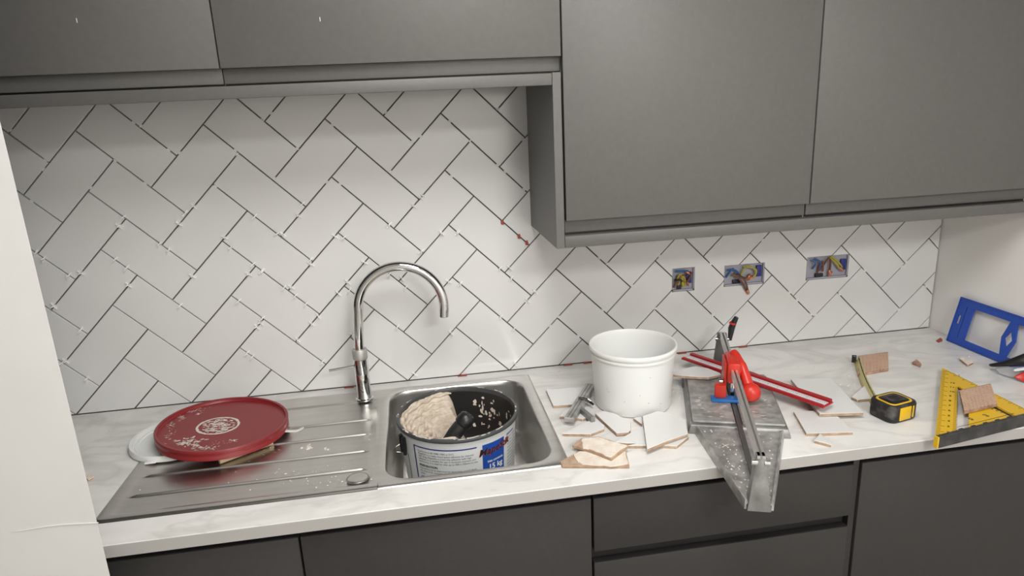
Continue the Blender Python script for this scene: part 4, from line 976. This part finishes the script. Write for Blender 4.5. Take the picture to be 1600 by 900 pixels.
tag(mk('tile_wedge', V, BOXF, m_red_w), 'loose red plastic wedge on worktop between tiled wall and blue frame', 'wedge', 'red wedges under the tiles')
for px in ((785, 347), (811, 369), (823, 379)):
    p = ony(px); V = [p + Vector(q) for q in ((-.004, -.003, -.006), (.004, -.003, -.007), (.005, .0, -.004), (-.003, 0, -.003), (-.005, -.002, .005), (.002, -.003, .006), (.003, 0, .006), (-.004, 0, .005))]
    tag(mk('tile_wedge', V, BOXF, m_red_w), 'small red plastic wedge caught in a tile joint beside the end panel', 'wedge', 'red wedges in the joint by the end panel')

# ------------------------------------------------------------------ crumbs on worktop and drainer
def crumbs():
    rnd = random.Random(11); V = []; F = []
    def crumb(x, y, z, s):
        b = len(V); h = s * rnd.uniform(.3, .7)
        for i in range(5): a = 2 * math.pi * i / 5 + rnd.random() * .5; u = rnd.uniform(.6, 1.3); V.append((x + s * u * math.cos(a), y + s * u * math.sin(a), z))
        V.append((x, y, z + h))
        for i in range(5): F.append((b + i, b + (i + 1) % 5, b + 5))
    for (px, py, sx, sy, n, smax) in ((1290, 560, 70, 14, 70, .0025), (1060, 610, 14, 14, 40, .004), (1310, 585, 30, 10, 30, .003), (865, 590, 12, 8, 12, .004), (885, 640, 14, 22, 20, .003), (1330, 600, 14, 8, 18, .005), (1380, 560, 60, 20, 30, .002), (1460, 560, 40, 20, 16, .003), (1290, 690, 50, 14, 20, .0015), (1000, 712, 40, 10, 20, .0015), (185, 690, 20, 14, 10, .003), (1520, 570, 14, 10, 8, .004)):
        for i in range(n):
            p = onz((rnd.gauss(px, sx), rnd.gauss(py, sy)))
            if -.61 < p.y < -.012 and p.x < XR - .01 and (p.x - 1.207) ** 2 + (p.y + .285) ** 2 > .0105 and not (abs(p.x - 1.757) < .06 and abs(p.y + .502) < .06) and not (abs((p.x - 1.3775) * .9385 - (p.y + .506) * .3453) < .12 and -.3 < (p.x - 1.3775) * .3453 + (p.y + .506) * .9385 < .42) and not (SX0 - .004 < p.x < SX1 + .004 and SY0 - .004 < p.y < SY1 + .004): crumb(p.x, p.y, .9102, rnd.uniform(.0006, smax))
    o = mk('tile_crumbs', V, F, m_cream2, wl=(1.4, -.3, .9102)); tag(o, 'fine crumbs of tile and adhesive scattered across the marble-look worktop', 'crumbs', kind='stuff')
    V.clear(); F.clear()
    for (px, py, sx, sy, n, smax) in ((500, 745, 45, 16, 90, .0026), (481, 697, 4, 2.5, 22, .0065), (507, 700, 4, 3, 9, .005), (555, 690, 20, 18, 20, .0014), (430, 698, 16, 5, 14, .002), (400, 740, 120, 20, 30, .0012), (217, 762, 3, 3, 2, .003)):
        for i in range(n):
            p = onz((rnd.gauss(px, sx), rnd.gauss(py, sy)), .912)
            if .09 < p.x < .58 and -.51 < p.y < -.125: crumb(p.x, p.y, .9137 if p.x > .565 else .9096, rnd.uniform(.0006, smax))
    o = mk('adhesive_splatter', V, F, m_cream2, wl=(.4, -.35, .9096)); tag(o, 'dried white adhesive splatter on the steel drainer in front of red lid', 'splatter', kind='stuff')
crumbs()

# ------------------------------------------------------------------ fittings of the ceiling light and the added fill light
for i, (lx, ly, ls, lw) in enumerate(LIGHTS):
    t = thing('ceiling_and_fill_fitting', (lx, ly, 2.375), ['square white ceiling panel light just in front of the worktop', 'added unseen fill light panel by the rear wall of room'][i], 'ceiling light', 'ceiling panel lights')
    h = ls / 2
    joined('frame', [(lx - h - .02, lx + h + .02, ly - h - .02, ly - h, 2.372, 2.3995), (lx - h - .02, lx + h + .02, ly + h, ly + h + .02, 2.372, 2.3995), (lx - h - .02, lx - h, ly - h, ly + h, 2.372, 2.3995), (lx + h, lx + h + .02, ly - h, ly + h, 2.372, 2.3995)], m_whitep, t)
    box('diffuser', lx - h, lx + h, ly - h, ly + h, 2.380, 2.3995, m_whitep, t)
